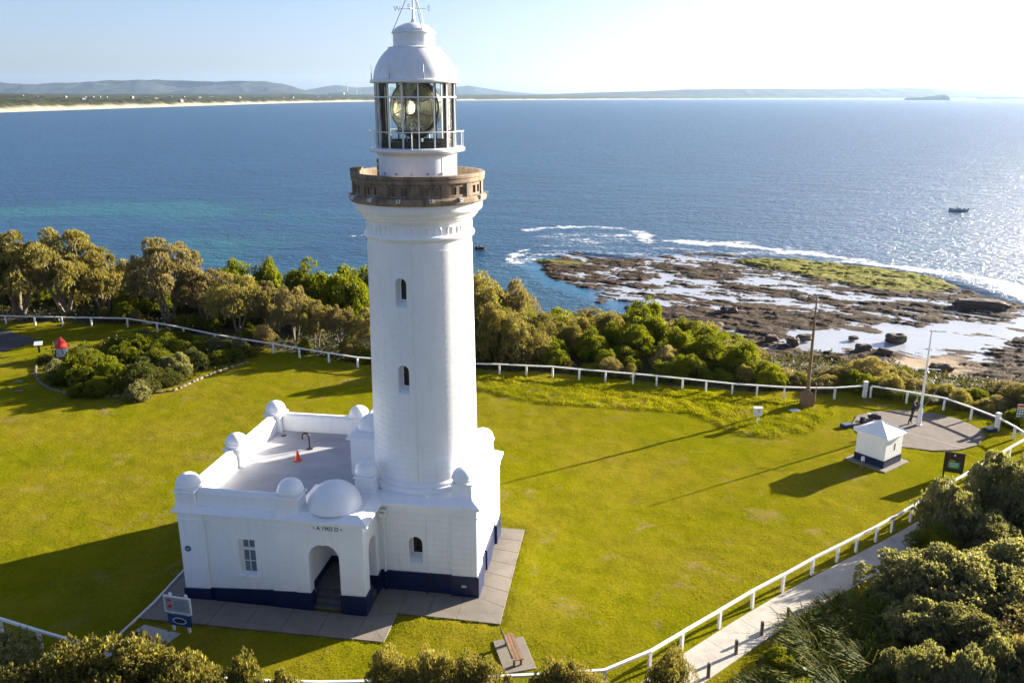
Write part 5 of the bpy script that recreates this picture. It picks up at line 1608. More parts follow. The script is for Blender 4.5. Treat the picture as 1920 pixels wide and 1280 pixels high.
MB().add([(-0.2, -0.85, 1.0), (-0.2, 0.85, 1.0), (-0.75, 0.7, 1.0), (-0.75, -0.7, 1.0), (-0.05, -0.7, 1.75), (-0.05, 0.7, 1.75), (-0.35, 0.6, 1.75), (-0.35, -0.6, 1.75)],
         [(0, 1, 5, 4), (1, 2, 6, 5), (2, 3, 7, 6), (3, 0, 4, 7), (4, 5, 6, 7)]).build('windscreen', M['sign_grey'], bt)
ob = MB().box(3.2, 3.65, -0.2, 0.2, 0.65, 1.30, taper=0.05).box(3.3, 3.5, -0.08, 0.08, -0.5, 0.65).build('outboard_motor', M['black'], bt)
SJ = [(0, 0, 0.45), (0, 0, 0.65), (0.02, 0, 0.86), (0, 0, 0.98), (-0.01, 0, 1.04), (-0.02, 0, 1.15), (-0.05, 0.1, 0.42), (-0.42, 0.12, 0.44), (-0.44, 0.12, 0.06), (-0.05, -0.1, 0.42), (-0.42, -0.12, 0.44), (-0.44, -0.12, 0.06),
      (0, 0.19, 0.90), (-0.06, 0.24, 0.66), (-0.28, 0.16, 0.58), (0, -0.19, 0.90), (-0.06, -0.24, 0.66), (-0.28, -0.16, 0.58)]
SE = [(0, 1), (1, 2), (2, 3), (3, 4), (4, 5), (0, 6), (6, 7), (7, 8), (0, 9), (9, 10), (10, 11), (2, 12), (12, 13), (13, 14), (2, 15), (15, 16), (16, 17)]
SR = [(0.15, 0.13), (0.14, 0.11), (0.17, 0.12), 0.07, 0.06, (0.085, 0.10), 0.10, 0.075, 0.05, 0.10, 0.075, 0.05, 0.065, 0.05, 0.04, 0.065, 0.05, 0.04]
SM = [2, 1, 1, 1, 0, 3, 2, 2, 2, 2, 2, 2, 1, 1, 0, 1, 1, 0]
for (x, y, sh, lab) in ((0.35, -0.45, 'red_cloth', 'person in red top seated behind the boat windscreen'), (0.75, 0.45, 'red_cloth', 'person in red top seated on the far side of the boat'), (2.1, 0.1, 'charcoal_cloth', 'person in dark top seated near the outboard motor')):
    c_, s_ = math.cos(R(-18)), math.sin(R(-18))
    person('person', (173.3 + x * c_ - y * s_, 331.0 + x * s_ + y * c_, SEA_Z + 0.45), R(-18), SJ, SR, SE, SM, M[sh], M['charcoal_cloth'], M['skin'], M['dark_hair'], lab, 'people in the boat')

# ------------------------------------------------------------------ far town and power station
M['far_wall'] = simple('far_house_wall', (0.22, 0.205, 0.185), 0.8, 0.15, 0.01)
M['far_roof'] = simple('far_house_roof', (0.30, 0.24, 0.21), 0.8, 0.3, 0.01)
hm = []
for (lx, ly, hh, rh_) in ((9, 7, 5, 2.4), (13, 8, 4, 2.6), (8, 8, 7, 2.2)):
    b = MB().box(-lx, lx, -ly, ly, -6, hh)
    b.add([(-lx - .5, -ly - .5, hh), (lx + .5, -ly - .5, hh), (lx + .5, ly + .5, hh), (-lx - .5, ly + .5, hh), (-lx * .6, 0, hh + rh_), (lx * .6, 0, hh + rh_)], [(0, 1, 5, 4), (1, 2, 5), (2, 3, 4, 5), (3, 0, 4)], 1)
    hm.append(b.mesh('far_house', [M['far_wall'], M['far_roof']]))
r_ = random.Random(3)
spots = [(1060 + 70 * k, 78 + r_.uniform(0, 22)) for k in range(4)] + [(1500 + 50 * k, 80 + r_.uniform(0, 15)) for k in range(4)]
spots += [(r_.uniform(1300, 1900), r_.uniform(350, 800)) for _ in range(7)] + [(r_.uniform(2600, 4600), r_.uniform(250, 1100)) for _ in range(17)] + [(r_.uniform(4200, 6200), r_.uniform(200, 900)) for _ in range(10)] + [(2950, 70), (3010, 72)]
for i, (s_, w_) in enumerate(spots):
    x, y, z = coast_at(s_, w_)
    i_ = int(np.argmin(abs(sp - s_))); j_ = int(np.argmin(abs(ww - w_)))
    z = GZ[max(0, i_ - 2):i_ + 3, max(0, j_ - 1):j_ + 2].max()
    sc_ = r_.uniform(0.55, 1.0)
    near = 'near' if w_ < 120 else 'far'
    lab = 'tiny pale house just behind the far beach dunes' if w_ < 120 else ('tiny pale house at the far left among the coastal forest' if s_ < 2000 else ('tiny pale house among trees of the distant town' if s_ < 4700 else 'tiny pale house in the farthest part of the coastal forest'))
    tag(link('far_house', hm[i % 3], None, (x, y, z + 1.5), r_.uniform(0, 3), (sc_,) * 3), lab, 'house', lab.replace('tiny pale house', 'houses'))
ps = empty('power_station', (-2300, 11900, -25))
tag(ps, 'distant power station with one tall chimney on the horizon', 'power station')
M['far_conc'] = simple('far_concrete', (0.45, 0.45, 0.45), 0.8, 0.1, 0.01)
MB().lathe([(9, 0), (6, 178)], 16, (85, 0)).build('chimney', M['far_conc'], ps)
MB().lathe([(7, 0), (5, 120)], 12, (200, 60)).build('chimney', M['far_conc'], ps)
MB().box(-170, 40, -30, 30, 0, 75).build('boiler_house', M['far_conc'], ps)
MB().box(-260, -190, -20, 20, 0, 50).build('turbine_hall', M['far_wall'], ps)
for x in (-420, 260):
    MB().tube([(x, 0, 0), (x, 0, 85)], 1.6, 5).build('pylon', M['far_conc'], ps)
# ------------------------------------------------------------------ vegetation
# (x, y, height, crown radius, kind) measured on the ground
SCRUB = [(-48.7, 89.8, 11.0, 5.6, 'tree_olive'), (-54.1, 91.5, 10.5, 5.2, 'tree_olive'), (-45.7, 92.5, 8.0, 4.2, 'tree_olive'), (-59.9, 92, 10.0, 5, 'tree_olive'), (-36.6, 88, 9.8, 4.6, 'tree_twig'), (-33.3, 89, 6.4, 3.4, 'tree_twig'), (-28.0, 83.2, 6.7, 3.3, 'tree_olive'), (-21.4, 80.4, 6.1, 2.4, 'tree_twig'), (-18.9, 79.2, 4.9, 2.0, 'tree_olive'), (-16.6, 78.5, 4.8, 2.0, 'tree_twig'), (-24.9, 84.5, 5.6, 2.8, 'tree_twig'), (-13.5, 77.5, 4.6, 2.2, 'tree_olive'), (-32.3, 97, 6.4, 3.4, 'lime'), (-28.6, 98, 6.7, 2.6, 'lime'), (-22.9, 95, 7.0, 4.0, 'lime'), (-18.9, 93, 6.8, 3.6, 'lime'), (-16.5, 96, 7.6, 3.4, 'lime'), (-42.4, 95, 4.7, 3.5, 'lime'), (-1.7, 74, 5.9, 2.6, 'olive'), (1.2, 73.6, 5.3, 2.4, 'olive'), (4.0, 72.5, 2.4, 1.6, 'lime'), (-3.2, 90, 7.9, 4.2, 'olive'), (0.0, 92, 7.9, 3.6, 'twig'), (7.3, 75, 3.3, 2.0, 'lime'), (9.9, 74, 1.7, 2.2, 'lime'), (15.0, 69.5, 2.4, 2.2, 'lime'), (17.8, 69, 1.0, 1.5, 'lime'), (13.6, 83, 5.0, 2.6, 'lime'), (20.8, 74, 2.0, 3.0, 'twig'), (17.6, 73, 3.0, 2.6, 'lime'), (21.8, 69, 1.9, 1.6, 'lime'), (23.8, 68, 1.3, 1.5, 'twig'), (28.1, 67.5, 1.1, 1.8, 'lime'), (30.6, 68.5, 2.5, 2.5, 'twig'), (32.3, 67, 1.7, 1.8, 'twig'), (34.3, 65.5, 1.0, 1.5, 'lime'), (36.0, 64.5, 1.0, 1.5, 'twig'), (37.5, 62, 1.3, 1.7, 'twig'), (39.9, 63, 1.9, 2.0, 'olive'), (37.0, 58.5, 1.5, 1.1, 'lime'), (25.6, 66, 1.0, 1.2, 'twig'), (29.8, 64.9, 1.0, 0.9, 'strap'), (31.3, 64.3, 1.0, 0.9, 'strap'), (32.5, 63.2, 1.0, 0.9, 'strap'), (7.0, 71, 1.0, 1.4, 'lime'), (26.3, 66.8, 1.3, 1.7, 'olive'), (28.7, 66.3, 1.8, 1.8, 'lime'), (30.7, 65.9, 2.0, 1.7, 'olive'), (33.1, 65.6, 1.4, 1.5, 'twig'), (34.9, 64.6, 1.3, 1.4, 'olive'), (36.8, 63.6, 1.3, 1.5, 'lime'), (24.5, 68.0, 1.1, 1.5, 'lime'), (23.0, 69.5, 1.1, 1.7, 'twig'), (36.5, 61.5, 1.1, 1.2, 'olive'), (28.6, 70, 1.0, 1.8, 'twig'), (33.2, 69, 1.3, 1.9, 'lime'), (41.1, 66, 1.0, 2.2, 'twig'), (41.1, 62, 2.0, 2.2, 'olive'), (30.9, 71, 1.0, 1.8, 'olive'), (4.8, 72, 1.0, 1.2, 'olive'), (3.0, 111.0, 5.6, 4.4, 'olive'), (6.4, 121.5, 4.4, 3.0, 'lime'), (-41.7, 122.5, 5.3, 3.1, 'olive'), (-60.0, 102.8, 2.3, 1.6, 'twig'), (-51.4, 124.1, 5.2, 4.1, 'twig'), (10.1, 84.3, 3.4, 2.6, 'lime'), (-36.9, 93.8, 3.6, 2.1, 'twig'), (-75.0, 111.5, 2.9, 2.4, 'olive'), (-30.4, 100.2, 2.8, 1.6, 'lime'), (44.5, 84.7, 3.8, 2.7, 'olive'), (-64.0, 111.4, 2.5, 2.1, 'lime'), (-58.6, 107.5, 2.1, 1.8, 'lime'), (-0.8, 116.5, 5.1, 3.4, 'lime'), (-31.0, 113.9, 5.0, 3.6, 'olive'), (20.8, 86.0, 3.6, 2.7, 'lime'), (-32.8, 104.5, 4.4, 3.4, 'lime'), (46.3, 96.2, 4.9, 2.9, 'twig'), (8.5, 89.8, 4.3, 3.2, 'olive'), (-1.3, 77.7, 4.2, 2.3, 'lime'), (-41.8, 89.1, 2.4, 1.6, 'lime'), (28.4, 89.7, 3.5, 2.9, 'lime'), (-32.4, 121.0, 3.7, 2.2, 'olive'), (-44.2, 126.7, 5.0, 3.2, 'lime'), (50.0, 94.5, 4.4, 2.9, 'lime'), (-57.9, 127.3, 4.5, 3.1, 'lime'), (5.8, 101.9, 5.1, 3.0, 'olive'), (-38.9, 97.2, 3.0, 2.0, 'olive'), (14.1, 103.7, 4.8, 3.7, 'lime'), (-27.1, 118.2, 4.1, 2.6, 'twig'), (-69.4, 117.2, 3.1, 2.6, 'lime'), (-57.0, 103.1, 2.2, 1.6, 'lime'), (-45.0, 111.5, 3.4, 2.5, 'lime'), (-62.9, 126.2, 5.1, 3.9, 'lime'), (3.2, 85.4, 3.3, 2.1, 'olive'), (6.2, 115.1, 5.1, 3.9, 'olive'), (-1.0, 99.8, 4.9, 3.2, 'lime'), (-72.9, 120.7, 3.6, 3.1, 'lime'), (-29.3, 87.5, 4.1, 2.4, 'lime'), (48.6, 86.0, 4.0, 2.7, 'lime'), (17.2, 109.4, 4.4, 2.7, 'olive'), (-22.0, 126.4, 4.2, 2.4, 'olive'), (38.8, 94.4, 5.5, 3.1, 'lime'), (-64.0, 97.8, 3.2, 2.7, 'twig'), (20.8, 99.9, 4.6, 3.4, 'olive'), (13.2, 79.7, 4.2, 2.7, 'lime'), (-43.9, 106.6, 2.7, 2.0, 'olive'), (-9.1, 73.3, 2.2, 1.7, 'olive'), (30.1, 94.3, 3.5, 2.1, 'lime'), (15.3, 121.4, 4.6, 3.4, 'lime'), (10.8, 119.0, 5.4, 4.1, 'lime'), (42.8, 80.1, 1.7, 1.4, 'olive'), (9.1, 125.2, 6.0, 4.3, 'twig'), (11.5, 98.5, 5.0, 3.2, 'twig'), (-43.2, 103.1, 2.2, 1.9, 'olive'), (16.6, 89.5, 4.0, 2.7, 'twig'), (0.7, 125.8, 4.6, 2.6, 'lime'), (-0.7, 104.7, 5.1, 3.7, 'lime'), (47.5, 68.8, 1.5, 1.3, 'lime'), (-29.3, 92.3, 3.9, 2.8, 'lime'), (-25.6, 97.9, 3.6, 2.1, 'olive'), (-29.3, 107.1, 4.2, 3.3, 'twig'), (-68.6, 112.1, 2.5, 2.1, 'lime'), (32.2, 96.3, 3.7, 2.4, 'lime'), (48.7, 91.2, 4.6, 2.6, 'lime'), (-28.8, 127.9, 5.6, 4.4, 'lime'), (23.5, 89.9, 4.3, 3.7, 'lime'), (-75.6, 116.7, 3.4, 2.9, 'lime'), (-63.6, 104.5, 2.3, 1.9, 'lime'), (-39.3, 91.7, 3.6, 2.8, 'lime'), (50.4, 81.9, 3.6, 2.8, 'lime'), (47.8, 79.4, 2.3, 1.9, 'olive'), (-43.9, 116.7, 4.7, 3.1, 'olive'), (35.9, 91.0, 4.4, 3.1, 'lime'), (-71.2, 110.8, 2.7, 2.3, 'lime'), (-69.0, 104.4, 2.6, 2.2, 'olive'), (37.7, 79.5, 1.9, 1.7, 'twig'), (-44.1, 89.0, 1.6, 0.9, 'olive'), (-50.8, 96.0, 2.8, 2.4, 'olive'), (44.1, 92.8, 4.5, 3.5, 'olive'), (-51.6, 107.9, 3.3, 2.6, 'twig'), (12.8, 68.9, 1.9, 1.2, 'lime'), (5.1, 94.3, 5.0, 3.9, 'lime'), (-37.4, 118.3, 4.9, 3.2, 'twig'), (5.8, 77.1, 3.0, 1.6, 'olive'), (-38.2, 110.5, 3.9, 2.7, 'olive'), (-20.2, 107.3, 3.5, 2.2, 'twig'), (-21.0, 115.0, 4.7, 3.2, 'lime'), (11.6, 76.3, 3.2, 2.1, 'lime'), (21.2, 119.5, 6.0, 4.5, 'lime'), (10.6, 112.8, 4.6, 3.1, 'twig'), (0.7, 85.9, 3.1, 1.9, 'lime'), (-35.6, 123.0, 4.0, 2.3, 'lime'), (-70.4, 101.7, 3.0, 2.6, 'olive'), (23.2, 82.4, 2.2, 1.9, 'olive'), (9.7, 78.1, 3.1, 1.8, 'lime'), (2.0, 88.8, 3.8, 2.2, 'lime'), (36.3, 82.2, 2.7, 2.3, 'olive'), (-36.5, 103.2, 3.1, 2.4, 'lime'), (-24.5, 123.5, 4.8, 2.9, 'olive'), (-21.1, 102.5, 4.1, 2.5, 'lime'), (15.6, 94.4, 3.4, 2.1, 'twig'), (7.2, 82.6, 3.3, 2.2, 'olive'), (-71.6, 125.3, 4.3, 2.9, 'lime'), (-66.9, 120.8, 3.6, 2.9, 'olive'), (-32.8, 84.8, 1.8, 1.2, 'lime'), (-24.4, 80.4, 2.2, 1.3, 'twig'), (-75.3, 107.4, 2.8, 2.1, 'lime'), (50.6, 74.1, 3.0, 2.5, 'lime'), (17.0, 85.1, 3.2, 2.4, 'olive'), (10.7, 87.5, 3.0, 1.8, 'lime'), (-52.9, 115.3, 4.2, 3.5, 'lime'), (-49.4, 102.2, 2.8, 2.4, 'lime'), (-51.7, 103.6, 2.7, 1.6, 'lime'), (-0.2, 82.3, 3.9, 2.6, 'twig'), (45.6, 64.9, 1.5, 1.3, 'twig'), (-5.4, 78.9, 2.6, 1.6, 'lime'), (-59.3, 111.2, 2.5, 2.1, 'olive'), (-61.0, 117.0, 3.5, 2.9, 'olive'), (17.0, 79.6, 3.5, 2.3, 'lime'), (-55.1, 97.7, 2.7, 2.1, 'lime'), (3.9, 98.5, 4.0, 2.7, 'lime'), (-0.4, 121.1, 5.5, 3.2, 'lime'), (13.7, 72.1, 2.4, 1.9, 'twig'), (26.4, 100.1, 4.2, 3.2, 'lime'), (-33.8, 109.9, 4.1, 2.9, 'olive'), (42.2, 99.7, 5.6, 3.8, 'lime'), (15.4, 75.0, 3.4, 2.1, 'lime'), (-33.1, 93.1, 3.0, 1.7, 'lime'), (-60.0, 122.0, 4.0, 2.5, 'olive'), (33.9, 83.8, 1.9, 1.6, 'lime'), (-47.1, 114.7, 3.8, 2.9, 'lime'), (-21.0, 84.6, 2.8, 2.1, 'olive'), (-56.2, 109.0, 2.7, 2.3, 'olive'), (-40.5, 100.7, 2.7, 2.3, 'twig'), (35.7, 97.2, 3.9, 2.9, 'lime'), (-71.9, 104.3, 2.9, 1.9, 'lime'), (-51.2, 119.0, 4.2, 3.1, 'lime'), (-76.5, 127.8, 3.9, 2.4, 'olive'), (4.0, 81.4, 3.8, 2.8, 'lime'), (-66.6, 100.4, 2.9, 2.2, 'lime'), (33.9, 79.2, 1.3, 1.1, 'olive'), (-26.2, 101.7, 3.9, 3.0, 'olive'), (9.5, 104.4, 4.1, 3.3, 'lime'), (6.0, 85.4, 3.0, 2.0, 'olive'), (-20.9, 120.2, 5.2, 3.2, 'olive'), (-67.6, 128.0, 4.2, 3.2, 'olive'), (-4.9, 76.4, 3.1, 2.0, 'olive'), (13.0, 90.1, 5.0, 3.1, 'lime'), (-10.3, 79.9, 2.5, 1.6, 'lime'), (-39.0, 125.5, 4.4, 2.9, 'twig'), (21.5, 80.0, 2.2, 1.9, 'lime'), (21.7, 104.9, 5.3, 3.9, 'lime'), (-64.3, 107.5, 2.2, 1.9, 'olive'), (39.9, 90.0, 4.9, 2.8, 'olive'), (-19.6, 77.2, 1.5, 1.0, 'lime'), (-61.6, 108.4, 2.3, 1.9, 'olive'), (36.0, 101.4, 4.7, 3.4, 'olive'), (19.3, 91.8, 3.7, 2.4, 'lime'), (24.3, 94.3, 3.8, 2.9, 'lime'), (4.1, 126.3, 4.3, 3.0, 'twig'), (-26.6, 110.8, 5.0, 4.0, 'lime'), (-75.4, 123.3, 4.2, 2.7, 'olive'), (2.8, 77.4, 4.0, 3.1, 'olive'), (-2.0, 109.6, 4.3, 3.4, 'lime'), (-47.6, 105.3, 3.0, 2.0, 'lime'), (-46.7, 119.3, 3.7, 2.4, 'lime'), (10.5, 71.0, 1.6, 1.1, 'lime'), (-47.2, 98.0, 3.1, 2.7, 'olive'), (-58.5, 97.7, 2.8, 2.1, 'olive'), (49.4, 70.5, 2.3, 2.0, 'olive'), (-46.1, 101.0, 2.8, 1.9, 'olive'), (34.9, 87.1, 3.0, 2.5, 'lime'), (18.8, 115.1, 5.8, 3.6, 'twig'), (-68.9, 97.3, 3.6, 2.8, 'lime'), (-56.1, 118.7, 3.5, 2.1, 'lime'), (-26.9, 89.6, 2.8, 2.2, 'olive'), (-55.9, 112.3, 3.3, 2.3, 'olive'), (22.6, 77.5, 1.7, 1.4, 'lime'), (31.3, 99.9, 4.6, 3.4, 'olive'), (39.8, 85.7, 4.1, 3.0, 'twig'), (21.6, 111.3, 4.4, 2.6, 'olive'), (-9.3, 76.6, 3.5, 2.0, 'lime'), (-4.2, 73.2, 1.7, 1.3, 'olive'), (21.6, 67.1, 2.2, 1.5, 'lime'), (10.3, 69.6, 1.5, 0.9, 'olive'), (14.4, 114.7, 5.2, 3.1, 'lime'), (-35.1, 127.2, 5.5, 3.1, 'lime'), (-55.2, 106.4, 2.4, 2.1, 'lime'), (28.7, 103.0, 4.0, 2.2, 'olive'), (-25.9, 81.0, 1.9, 1.1, 'lime'), (26.3, 85.0, 1.9, 1.6, 'twig'), (-11.8, 75.6, 1.7, 1.1, 'olive'), (-41.2, 107.0, 3.3, 1.9, 'twig'), (-53.8, 102.0, 2.2, 1.8, 'twig'), (-65.1, 94.2, 2.3, 1.8, 'lime'), (6.6, 106.9, 4.1, 2.8, 'lime'), (-70.8, 114.1, 2.7, 2.2, 'olive'), (-68.0, 108.6, 2.4, 2.1, 'twig'), (-36.6, 99.8, 3.6, 2.4, 'olive'), (47.5, 76.1, 1.6, 1.4, 'olive'), (-49.8, 110.4, 3.3, 2.4, 'olive'), (-56.2, 101.1, 2.3, 1.5, 'lime'), (-11.1, 74.3, 1.9, 1.3, 'olive'), (13.0, 109.1, 4.1, 3.1, 'lime'), (44.5, 88.4, 4.3, 2.6, 'lime'), (51.7, 71.5, 3.1, 1.9, 'olive'), (-22.0, 87.6, 3.5, 2.5, 'lime'), (-46.6, 108.2, 2.9, 2.4, 'lime'), (-14.5, 74.9, 2.4, 1.4, 'olive'), (-22.9, 90.5, 2.9, 2.0, 'olive'), (-20.8, 99.1, 4.1, 2.4, 'lime'), (-40.7, 113.0, 3.8, 2.9, 'olive'), (43.5, 63.5, 1.2, 1.0, 'twig'), (-34.8, 95.1, 2.6, 1.6, 'twig'), (50.6, 78.2, 3.3, 2.7, 'twig'), (-28.6, 122.6, 4.0, 2.4, 'lime'), (-65.6, 102.9, 2.4, 1.8, 'twig'), (31.7, 90.6, 2.8, 2.4, 'lime'), (51.8, 86.2, 4.0, 2.3, 'lime'), (-60.5, 99.5, 2.5, 2.0, 'lime'), (-24.6, 106.4, 3.8, 2.8, 'twig'), (11.0, 93.1, 3.8, 2.2, 'twig'), (-63.4, 101.7, 2.5, 2.0, 'twig'), (18.9, 77.5, 3.0, 2.3, 'lime'), (34.9, 62.1, 1.7, 1.2, 'olive'), (-46.6, 123.4, 4.1, 2.4, 'olive'), (31.8, 87.7, 1.7, 1.4, 'lime'), (40.5, 82.1, 2.8, 2.4, 'twig'), (-35.8, 113.2, 4.0, 2.8, 'olive'), (27.8, 92.9, 3.4, 2.2, 'twig'), (-25.0, 116.0, 3.8, 2.3, 'olive'), (9.9, 81.2, 3.9, 2.2, 'olive'), (-47.7, 127.8, 4.2, 2.5, 'lime'), (-33.3, 117.2, 4.0, 2.2, 'lime'), (44.6, 81.5, 2.4, 2.0, 'twig'), (-65.0, 116.7, 3.0, 2.3, 'lime'), (-52.8, 110.7, 3.7, 2.2, 'olive'), (17.8, 96.4, 3.6, 2.7, 'lime'), (-38.3, 107.0, 3.2, 2.5, 'twig'), (8.3, 72.2, 1.9, 1.3, 'lime'), (-54.7, 121.5, 4.6, 2.6, 'olive'), (-40.1, 87.8, 1.7, 1.0, 'olive'), (-13.2, 73.9, 1.5, 1.2, 'lime'), (-15.6, 76.8, 1.6, 1.0, 'lime'), (35.7, 76.5, 1.2, 1.0, 'olive'), (-54.4, 127.6, 4.4, 2.5, 'olive'), (-64.9, 92.2, 1.9, 1.4, 'olive'), (-66.5, 124.6, 3.8, 2.4, 'lime'), (-7.0, 74.8, 2.1, 1.6, 'twig'), (-0.9, 96.1, 3.9, 2.1, 'twig'), (13.6, 86.3, 3.8, 2.4, 'lime'), (18.0, 102.7, 4.1, 2.5, 'lime'), (-33.4, 100.5, 3.5, 2.3, 'olive'), (-72.6, 107.4, 2.7, 2.2, 'twig'), (-31.0, 85.3, 2.1, 1.2, 'lime'), (15.5, 99.4, 4.8, 3.2, 'lime'), (-39.6, 103.9, 3.2, 2.7, 'twig'), (-43.6, 98.4, 2.8, 2.3, 'twig'), (-20.1, 110.3, 4.0, 2.3, 'olive'), (5.0, 90.0, 3.3, 2.4, 'olive'), (-51.0, 99.2, 2.6, 2.2, 'lime'), (-62.1, 113.4, 2.6, 1.9, 'twig'), (8.6, 70.1, 2.0, 1.4, 'twig'), (-66.6, 106.0, 2.4, 2.0, 'lime'), (20.0, 70.8, 3.4, 2.1, 'lime'), (-34.3, 85.1, 1.8, 1.1, 'lime'), (-25.8, 87.3, 2.5, 1.8, 'lime'), (7.0, 79.7, 3.4, 2.3, 'olive'), (4.0, 74.8, 2.3, 1.5, 'lime'), (19.2, 82.2, 3.2, 2.7, 'olive'), (3.0, 117.7, 4.6, 2.7, 'lime'), (47.6, 83.3, 3.3, 1.9, 'twig'), (19.8, 68.7, 1.6, 1.1, 'olive'), (-77.4, 109.7, 3.0, 2.1, 'olive'), (-77.9, 114.4, 3.3, 2.3, 'twig'), (27.0, 96.5, 4.0, 2.3, 'olive'), (7.3, 97.6, 3.5, 2.2, 'lime')]
FOREGROUND = [(-14.7, 27.6, 4.1, 3.24, 'flower'), (-16.7, 27.2, 3.8, 2.7, 'flower'), (-12.8, 27.4, 3.5, 2.0250000000000004, 'flower'), (-18.2, 26.8, 3.2, 2.43, 'flower'), (-9.9, 27.3, 3.5, 1.35, 'flower'), (-8.4, 26.9, 3.0, 1.215, 'flower'), (-20.8, 29.5, 2.8, 2.16, 'dark'), (-4.6, 27.6, 3.5, 1.62, 'olive'), (-2.9, 27.5, 3.5, 1.62, 'olive'), (-1.2, 27.6, 3.4, 1.7550000000000001, 'olive'), (2.0, 27.6, 3.3, 1.4850000000000003, 'olive'), (2.8, 27.2, 3.2, 1.215, 'olive'), (6.1, 28.3, 3.0, 1.35, 'olive'), (23.9, 41.8, 3.7, 2.0, 'dark'), (28.4, 45.5, 3.8, 2.1, 'dark'), (28.7, 43.5, 4.3, 2.4, 'dark'), (22.4, 40.2, 1.7, 1.6, 'lime'), (25.3, 40.5, 2.3, 2.2, 'dark'), (20.0, 35.4, 3.2, 3.2, 'dark'), (22.3, 34.9, 3.0, 3.2, 'dark'), (24.8, 35.9, 3.2, 3.0, 'dark'), (18.6, 35.9, 1.5, 1.7, 'dark'), (23.0, 32.4, 2.3, 2.8, 'twig'), (19.9, 31.9, 2.3, 2.6, 'dark'), (18.1, 32.6, 2.2, 2.0, 'dark'), (16.3, 28.4, 3.2, 1.5, 'dark'), (17.6, 28.0, 3.2, 1.3, 'dark'), (19.8, 28.9, 3.1, 1.7, 'dark'), (21.2, 28.9, 3.6, 1.8, 'twig'), (15.7, 29.6, 1.8, 1.1, 'dark'), (11.3, 30.7, 1.1, 1.0, 'lime'), (13.3, 32.8, 0.9, 1.2, 'strap'), (15.0, 33.6, 1.1, 1.3, 'strap'), (16.1, 34.9, 0.8, 1.0, 'strap'), (13.2, 31.3, 1.0, 1.2, 'strap'), (15.1, 31.9, 1.1, 1.3, 'strap'), (11.7, 29.8, 0.8, 1.1, 'strap'), (10.2, 29.1, 0.7, 1.0, 'strap'), (13.1, 29.6, 1.0, 1.2, 'strap'), (14.9, 30.2, 1.2, 1.2, 'strap'), (9.1, 28.3, 1.2, 0.9, 'lime'), (11.4, 28.3, 1.4, 1.1, 'lime'), (13.4, 28.4, 1.1, 1.1, 'strap'), (16.5, 33.2, 1.3, 1.3, 'strap')]
GARDEN_SHRUBS = [(-36.2, 68.5, 3.5, 2.2, 'lime'), (-33.3, 67.1, 2.8, 1.8, 'lime'), (-30.4, 65.7, 3.2, 2.0, 'lime_olive'), (-38.0, 67.8, 1.4, 1.3, 'lime_olive'), (-29.1, 67.8, 1.4, 1.5, 'lime_olive'), (-33.5, 64.8, 1.7, 1.4, 'lime'), (-29.9, 64.1, 1.6, 1.3, 'dark'), (-35.1, 64.8, 1.1, 1.1, 'lime'), (-34.4, 72.1, 2.5, 2.0, 'lime'), (-31.6, 72.1, 2.2, 2.0, 'lime'), (-29.2, 70.6, 2.0, 1.8, 'dark'), (-35.1, 77.0, 2.0, 2.0, 'lime'), (-32.1, 75.7, 2.2, 2.0, 'lime'), (-28.3, 72.1, 2.0, 1.5, 'lime_olive'), (-29.7, 77.0, 1.1, 1.2, 'lime'), (-26.6, 73.7, 1.3, 1.2, 'lime'), (-25.4, 74.5, 1.3, 1.0, 'lime'), (-32.6, 80.7, 1.1, 1.2, 'lime'), (-42.4, 73.7, 0.8, 1.0, 'lime_olive'), (-39.3, 69.9, 1.6, 1.2, 'dark'), (-28.5, 77.9, 1.3, 1.2, 'dark'), (-26.0, 77.9, 1.1, 1.0, 'dark'), (-24.3, 75.7, 0.9, 0.8, 'lime'), (-36.5, 80.7, 1.4, 1.3, 'dark'), (-37.5, 77.0, 1.5, 1.2, 'lime'), (-37.6, 72.1, 2.0, 1.2, 'olive')]
M['leaf_scrub'] = leaf_mat('mixed_scrub_leaf', (0.028, 0.030, 0.009), (0.085, 0.082, 0.018), (0.16, 0.14, 0.05), 0.35)
M['leaf_lime_olive'] = leaf_mat('yellow_green_garden_leaf', (0.045, 0.055, 0.010), (0.135, 0.145, 0.022), (0.24, 0.22, 0.06), 0.35)

def leaf_quads(c, d, s, l, w):
    """kite-shaped leaves: centre base c, axis d, side s (unit), length l, width w"""
    l, w = l[:, None], w[:, None]
    v = np.stack([c, c + d * l * 0.55 + s * w * 0.5, c + d * l, c + d * l * 0.5 - s * w * 0.5], 1)
    return v.reshape(-1, 3)

def unit(v):
    return v / (np.linalg.norm(v, axis=1)[:, None] + 1e-9)

def rosettes(P, Nn, tint, r, nl, l0, l1, wr, spread):
    """nl leaves round each point P with outward normal Nn"""
    P, Nn, tint = np.repeat(P, nl, 0), np.repeat(Nn, nl, 0), np.repeat(tint, nl)
    rv = unit(r.normal(size=P.shape))
    d = unit(Nn + rv * spread)
    s = unit(np.cross(d, unit(r.normal(size=P.shape))))
    l = r.uniform(l0, l1, len(P))
    return leaf_quads(P, d, s, l, l * wr), np.repeat(np.clip(tint + r.uniform(-.18, .18, len(P)), 0, 1), 4)

